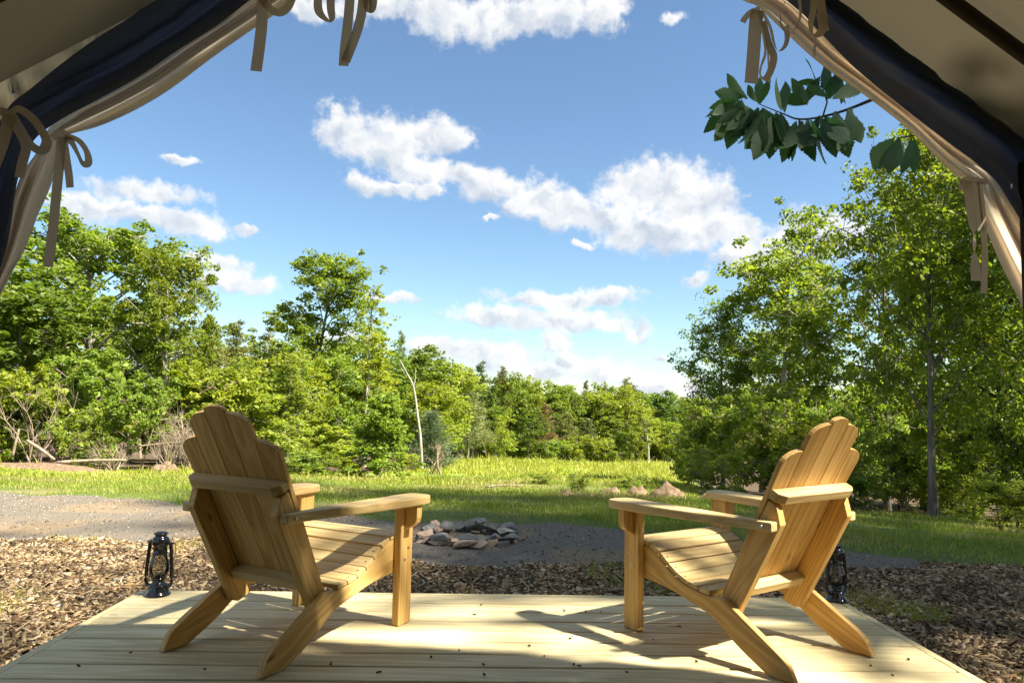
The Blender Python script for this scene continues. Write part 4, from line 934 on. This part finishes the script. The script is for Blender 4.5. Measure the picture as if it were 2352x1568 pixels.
# --- far tree line across the meadow
GF = 'trees of the far tree line beyond the meadow'
far_rows = [(1060, 84, 850, 120, 'pine_a'), (1100, 90, 838, 90, 'pine_b'), (1095, 88, 870, 130, 'dense_c'), (1150, 96, 842, 85, 'pine_a'), (1160, 98, 866, 130, 'dense_a'), (1205, 104, 868, 120, 'dense_b'),
 (1265, 108, 884, 125, 'dense_a'), (1250, 100, 925, 60, 'rust_pine'), (1320, 112, 890, 120, 'dense_c'), (1345, 118, 880, 55, 'pine_b'), (1390, 114, 878, 50, 'pine_a'), (1385, 110, 900, 110, 'dense_b'), (1440, 116, 868, 85, 'pine_a'),
 (1450, 112, 896, 120, 'dense_a'), (1510, 118, 902, 120, 'dense_c'), (1560, 122, 912, 120, 'dense_a'), (1610, 122, 915, 120, 'dense_b'), (1300, 104, 950, 90, 'pine_b'), (1350, 104, 960, 80, 'pine_a'), (1140, 88, 935, 110, 'dense_b'),
 (1215, 94, 945, 90, 'dense_c'), (1420, 106, 955, 90, 'dense_c'), (1490, 108, 965, 95, 'dense_a'), (1540, 108, 970, 95, 'dense_b'), (1085, 78, 920, 90, 'pine_b'), (1030, 72, 900, 110, 'dense_c'), (1660, 120, 905, 130, 'dense_a'), (1720, 122, 900, 140, 'dense_c'), (1800, 122, 900, 150, 'dense_a'), (1900, 124, 900, 160, 'dense_c'), (2010, 124, 900, 170, 'dense_a'), (2130, 126, 895, 170, 'dense_c'), (2260, 126, 895, 180, 'dense_a'), (2380, 126, 890, 180, 'dense_c')]
LF = {'pine_a': 'pine in the far tree line beyond the meadow', 'pine_b': 'pine in the far tree line beyond the meadow', 'rust_pine': 'rust-coloured dying pine in the far tree line', 'dense_a': 'mid green broadleaf tree in the far tree line', 'dense_b': 'light green broadleaf tree in the far tree line', 'dense_c': 'dark green broadleaf tree in the far tree line'}
for (x, d, tp, wd, k) in far_rows:
    plant(k, x, d, tp, wd, LF[k], name='pine_tree' if 'pine' in k else 'broadleaf_tree', group=GF if k != 'rust_pine' else None)
for i, x in enumerate(range(1040, 1620, 34)):
    plant('shrub_low', x+random.uniform(-8, 8), 98+random.uniform(0, 10)-max(0, 1100-x)*.25, 1012+random.uniform(-14, 18), 75, 'low bush at the foot of the far tree line', 'bush', 'leafy_bush', 'bushes at the foot of the far tree line')
for i in range(16):
    x = 930+i*38+random.uniform(-12, 12); k = ('dense_a', 'dense_c', 'pine_b', 'dense_b')[i % 4]
    plant(k, x, 128+random.uniform(0, 14), 892+random.uniform(-8, 16)-max(0, 1080-x)*.32, 110, LF[k], name='pine_tree' if 'pine' in k else 'broadleaf_tree', group=GF)
# --- right side
plant('right_a', 1800, 24, 585, 380, 'large bright tree with a pale trunk right behind the chair turned left', rot=.8)
plant('right_b', 1880, 27, 462, 240, 'slender open tree rising highest behind the large bright tree', rot=2.1)
plant('right_d', 1660, 25, 690, 200, 'mid-height tree on the meadow side of the large bright tree')
plant('right_d', 2140, 14.5, 290, 400, 'big dark tree with a straight dark trunk at the lawn edge', rot=.3)
plant('right_b', 2035, 19, 360, 250, 'tall sparse tree between the slender open tree and the big dark tree', rot=4.0)
plant('right_c', 2310, 15.5, 250, 440, 'dark tree with a dappled brown trunk next to the straight dark trunk', rot=2.6)
plant('right_c', 2440, 13, 300, 480, 'dark tree mostly hidden by the tied tent flap at the lawn edge', rot=1.2)
plant('right_d', 2240, 20, 330, 360, 'dark tree standing behind the two dark trunks', rot=5.0)
plant('right_d', 2120, 23, 470, 330, 'lighter tree showing between the sparse tree and the dark trunks', rot=3.3)
plant('right_c', 2380, 19, 420, 420, 'deep green tree behind the tied tent flap', rot=.9)
plant('right_d', 1750, 30, 760, 260, 'further tree seen through the large bright tree', rot=1.9)
GU = 'undergrowth below the trees at the lawn edge'
for i, (x, d, tp, wd, k, lb) in enumerate([(1610, 21, 920, 150, 'under', 'leafy undergrowth bush standing next to the earth mounds'), (1700, 20, 900, 190, 'under', 'tall undergrowth bush between the earth mounds and the pale trunk'), (1650, 18, 1030, 150, 'under', 'short undergrowth bush right behind the earth mounds'),
   (1780, 19, 960, 190, 'under', 'undergrowth bush in front of the pale trunk'), (1580, 23, 985, 120, 'under', 'small undergrowth bush bordering the meadow'), (1890, 19, 960, 190, 'under', 'undergrowth bush behind the back of the chair turned left'),
   (1990, 18, 920, 190, 'under', 'light undergrowth bush in the gap before the straight dark trunk'), (2060, 16.5, 1010, 160, 'under_dark', 'shaded undergrowth bush against the straight dark trunk'), (2230, 16, 960, 200, 'under_dark', 'shaded undergrowth bush behind the dappled brown trunk'),
   (2330, 13, 960, 220, 'under_dark', 'shaded undergrowth bush below the tied tent flap'), (1960, 15.6, 1090, 140, 'under_dark', 'low dark undergrowth bush at the lawn edge'), (2080, 20, 900, 200, 'under', 'bright undergrowth bush glimpsed beyond the straight dark trunk'),
   (2150, 22, 860, 260, 'under', 'bright undergrowth bush glimpsed between the two dark trunks'), (1840, 22, 930, 200, 'under', 'undergrowth bush just beyond the pale trunk'), (2290, 10.6, 1105, 200, 'under_dark', 'low feathery bush spilling on to the lawn under the dark trees'),
   (1950, 26, 900, 240, 'under', 'bright bush deep in the gap beyond the lighter tree'), (2070, 27, 880, 260, 'under', 'bright bush deep in the woods behind the straight dark trunk'), (2200, 26, 890, 260, 'under', 'bright bush deep in the woods behind the dappled brown trunk'), (2330, 22, 900, 260, 'under', 'bright bush deep in the woods behind the tied flap'), (2190, 17.5, 1040, 170, 'under', 'knee-high bush between the two dark trunks')]):
    plant(k, x, d, tp, wd, lb, 'bush', 'leafy_bush', GU)
# unseen trees placed outside the frame to shade the drive, lawn and deck
GS = 'unseen woodland trees placed for their shade'
for (x, y, k, s_) in ((8.5, 3.7, 'right_c', .95), (18, -6.5, 'airy', 2.0), (20, -2.0, 'airy', 2.1), (17, -10.5, 'airy', 1.9), (13.5, 3.4, 'right_b', 2.8)):
    plant_at(k, x, y, float(zg(x, y)), s_, s_, 'unseen woodland tree placed beside the tent for its shade', group=GS)

# --- snag, dead brush, logs, mounds
def wood_thing(nm, me, m_, loc, label, cat, group=None, rot=0.0, part='stem', sc=1.0):
    e = empty(nm, loc, rot); e.scale = (sc, sc, sc); link(part, me, m_, e); return tag(e, label, cat, group)
p0 = at(970, 1084, 29); z0 = float(zg(p0[0], 29))
tb = Tubes(); pts = [at(970, 1090, 29), at(966, 1010, 29), at(960, 960, 29), at(950, 890, 29), at(936, 860, 29), at(918, 826, 29)]
pts = np.array(pts)-np.array([p0[0], 29, z0]); pts[0, 2] = -.2
tb.add(smooth_poly(pts, 4), np.linspace(.065, .022, 21), 8)
tb.add(np.array([pts[3], pts[3]+np.array([.06, 0, .35]), pts[3]+np.array([.05, .05, .75])]), (.025, .018, .008), 5)
tb.add(np.array([pts[4], pts[4]+np.array([-.25, 0, .2]), pts[4]+np.array([-.32, .05, .55])]), (.022, .014, .006), 5)
wood_thing('dead_snag', tb.mesh('snag'), 'bark_pale', (p0[0], 29, z0), 'bleached leaning dead trunk in front of the blue-green spruce', 'dead tree', part='trunk')
GD = 'dead brush along the clearing'
for i, (x, d, hpx, st, lb, seed) in enumerate([(80, 26.5, 190, 5, 'bare forked grey-brown stems growing from the log pile', 3), (420, 25, 150, 9, 'pinkish tangle of dead twigs behind the chair turned right', 4), (1005, 23, 75, 5, 'dead leaning twigs at the foot of the bleached snag', 6), (390, 24.5, 110, 6, 'thin dead stems sprouting by the small earth bank', 5), (150, 25.5, 80, 6, 'short dry sticks standing along the fallen log', 7), (270, 25.5, 90, 6, 'dry broken stems behind the small dark round bush', 8), (450, 24.5, 130, 8, 'dense dry thicket half hidden by the chair turned right', 9)]):
    p = at(x, 1000, d); h = hpx/FPX*d
    wood_thing('dead_brush', make_bare(h, seed, st, 5 if st < 9 else 8, .035 if st < 9 else .02, .34 if st < 9 else .5), 'dead_wood', (p[0], d, float(zg(p[0], d))), lb, 'dead brush', GD)
def log(nm, pa, pb, ya, yb, r, label):
    A = at(*pa, ya); B = at(*pb, yb); za_, zb_ = float(zg(A[0], ya)), float(zg(B[0], yb)); A[2] = max(A[2], za_+r*.6); B[2] = max(B[2], zb_+r*.6)
    b = np.array([A[0], A[1], za_]); tb = Tubes(); q = np.linspace(0, 1, 7)[:, None]; P_ = (1-q)*A+q*B-b+np.sin(np.pi*q)*np.array([0, 0, .03])
    P_ = np.vstack((P_[0], P_, P_[-1])); rr = np.concatenate(([.002], r*(1.05-.35*q[:, 0]), [.002])); tb.add(P_, rr, 8)
    wood_thing(nm, tb.mesh('log'), 'dead_wood', tuple(b), label, 'log', 'fallen wood along the clearing', part='log')
log('fallen_log', (130, 1062), (290, 1056), 24.6, 25.2, .055, 'grey fallen log lying along the grass edge')
log('fallen_log', (62, 1012), (125, 1055), 25, 24.6, .06, 'thick pale log propped up at the bare forked stems')
log('fallen_log', (205, 1040), (470, 1008), 26, 26.5, .03, 'long thin pale pole lying behind the dark round bush')
log('fallen_log', (28, 1050), (44, 985), 26.4, 26.4, .05, 'broken upright stub next to the propped log')
log('fallen_log', (20, 1070), (160, 1072), 24.0, 24.2, .07, 'brown log half sunk in the earth bank')
def mound(xD, d, wD, hD, seed, label, m_='earth', nm='earth_mound', cat='mound', group='earth mounds at the lawn edge'):
    p = at(xD, 1000, d); w2 = wD/FPX*d*.5; h = hD/FPX*d; r_ = np.random.default_rng(seed); n = 22
    th = np.arange(n)*2*np.pi/n; V = []; Rn = 9; ph = r_.uniform(0, 6, 6)
    for i in range(Rn+1):
        q = i/Rn
        for a in th:
            rr = q*(1+.18*math.sin(3*a+ph[0])+.1*math.sin(7*a+ph[1])); x, y = rr*w2*math.cos(a), rr*w2*.7*math.sin(a)
            hh = h*max(0, 1-q*q)*(1+.30*math.sin(4*x/w2+ph[2])*math.cos(4*y/w2+ph[3])+.10*math.sin(9*x/w2+ph[4])+r_.normal(0, .05))
            V.append((x, y, hh+float(zg(p[0]+x, d+y))-float(zg(p[0], d))-(.05 if i == Rn else 0)))
    I, J = np.meshgrid(np.arange(Rn), np.arange(n), indexing='ij'); J2 = (J+1) % n
    Fc = np.stack((I*n+J, (I+1)*n+J, (I+1)*n+J2, I*n+J2), -1).reshape(-1, 4)
    o_ = link(nm, npmesh(nm, V, Fc, np.full(len(Fc), 4), True), m_); o_.location = (p[0], d, float(zg(p[0], d))); return tag(o_, label, cat, group)
mound(1530, 13.2, 85, 26, 1, 'largest reddish earth mound at the lawn edge by the undergrowth')
mound(1462, 13.6, 50, 20, 2, 'peaked reddish earth mound touching the largest mound')
mound(1302, 13.5, 40, 10, 3, 'flat small earth mound out on the open meadow edge')
mound(1405, 13.8, 55, 13, 4, 'low earth mound between the flat small one and the peaked one')
mound(1630, 13.0, 45, 16, 5, 'small earth mound beside the chair arm under the bushes')
mound(90, 24.3, 330, 14, 6, 'long brown earth bank under the logs', group='earth banks under the brush')
mound(385, 23.8, 70, 22, 7, 'small pinkish earth bank below the dead twig tangle', group='earth banks under the brush')
log('fallen_branch', (1115, 1118), (1200, 1116), 16, 16, .02, 'thin dead branch lying in the meadow grass')
for (x, d, tp, wd, lb) in ((1330, 14.5, 1088, 60, 'small weedy bush next to the flat earth mound'), (1440, 16, 1092, 70, 'small weedy bush by the pale bare patch in the meadow'), (1250, 17, 1102, 60, 'tiny weedy clump in the middle of the meadow edge')):
    plant('under', x, d, tp, wd, lb, 'bush', 'leafy_bush', 'weedy clumps at the meadow edge', hmin=.25)

# ------------------------------------------------------------------ near oak: trunk beside the tent, its low branch hangs into view
oakp = np.array([4.3, 2.2, float(zg(4.3, 2.2))])
wm, lm = make_tree(H=9.5, cr=3.1, cb=.46, trunk_r=.19, nl=26, ncl=55, nleaf=22, rc=.5, leaf=.17, shape='spread', rise=.6, seed=41, low_bare=.40)
oak = empty('oak_tree', tuple(oakp)); link('trunk', wm, 'bark_dark', oak); link('crown', lm, 'leaf_dark', oak)
tag(oak, 'oak beside the tent whose low leafy branch hangs in front of the sky', 'tree')
BY = 3.35
bpts = [np.array([4.3, 2.2, 2.55]), np.array([3.5, 2.75, 2.95]), np.array([2.75, 3.2, 2.85]), at(2120, 180, BY), at(1965, 245, BY), at(1890, 268, BY), at(1835, 274, BY), at(1800, 262, BY), at(1745, 240, BY)]
bpts = [p-oakp for p in bpts]
tb = Tubes(); mp_ = smooth_poly(bpts, 4); tb.add(mp_, np.interp(np.linspace(0, 1, len(mp_)), [0, .35, .5, 1], [.035, .014, .007, .002]), 7)
def big_leaf(L, W_, curl, seed):
    r_ = np.random.default_rng(seed); n = 34; left = []; right = []
    for i in range(n+1):
        q = i/n; wv = W_*.5*(math.sin(math.pi*min(1, q**.8))**.8)*(.35+.9*q if q < .72 else 1.0-(q-.72)*.4)
        tooth = (1+.085*(1 if i % 2 else -1)) if 2 < i < n-1 else 1
        z_ = -curl*L*(q**2); left.append((wv*tooth*r_.uniform(.9, 1.08), q*L, z_+.09*wv+.02*L*math.sin(q*7+seed))); right.append((-wv*tooth*r_.uniform(.9, 1.08), q*L, z_+.09*wv+.02*L*math.sin(q*6+2+seed)))
    mid = [(0, i/n*L, -curl*L*(i/n)**2) for i in range(n+1)]
    V = left+mid+right; m_ = n+1; Fc = []
    for i in range(n): Fc += [(i, i+1, m_+i+1, m_+i), (m_+i, m_+i+1, 2*m_+i+1, 2*m_+i)]
    return V, Fc
lf_px = []
for (nx, ny_, cnt, a0, a1) in [(1698,232,8,80,175),(1715,244,8,60,150),(1745,250,8,50,140),(1775,262,5,60,140),(1800,262,3,70,120),(1838,276,5,70,140),(1862,276,5,50,120),(1892,268,5,40,120),(1925,256,4,60,130),(1955,246,3,70,120),
        (1745,238,3,200,320),(1800,258,2,215,300),(1850,240,4,190,330),(1885,200,4,180,350),(1905,228,4,200,360),(1712,226,2,170,230),(1940,240,2,200,300), (2062,316,3,90,140),(2100,312,2,70,120)]:
    for q in range(cnt):
        a = RAD(a0+(a1-a0)*(q+random.uniform(.1, .9))/cnt); L_ = random.uniform(66, 112)*(.75 if a0 > 160 else 1.0)
        bx, by = nx+random.uniform(-9, 9), ny_+random.uniform(-5, 5); lf_px.append((bx, by, bx+math.cos(a)*L_, by+math.sin(a)*L_, 0))
tb.add(np.array([at(2200, 300, BY+.35), at(2130, 306, BY+.3), at(2060, 318, BY+.3)])-oakp, (.010, .006, .003), 5)
tb.add(np.array([at(2200, 300, BY+.35), np.array([2.7, 3.4, 2.7]), np.array([3.5, 2.75, 2.94])])-oakp, (.010, .016, .02), 5)
tb.add(np.array([at(1890, 268, BY), at(1900, 235, BY), at(1885, 190, BY)])-oakp, (.005, .004, .002), 5)
branch = link('branch', tb.mesh('branch'), 'bark_dark', oak)
for i, (bx, by, tx_, ty_, dz) in enumerate(lf_px):
    yy = BY+random.uniform(-.12, .12)+(.3 if bx > 2000 else 0)
    b = at(bx, by, yy); tp = at(tx_, ty_, yy+random.uniform(-.10, .06)); d = tp-b; L = np.linalg.norm(d); d = d/L
    vw = unit(b-CAM); n_ = unit(vw+rng.normal(0, .55, 3)); sx_ = unit(np.cross(d, n_)); n_ = np.cross(sx_, d)
    Vv, Fc = big_leaf(L, L*.43*random.uniform(.85, 1.2), random.uniform(-.1, .3), i)
    Vv = np.array(Vv); Wd = b+Vv[:, :1]*sx_+Vv[:, 1:2]*d+Vv[:, 2:]*n_-oakp
    me = npmesh('leaf', Wd, np.array(Fc), np.full(len(Fc), 4), True); link('leaf', me, 'leaf_near', branch)
    # stalk tips join the twig
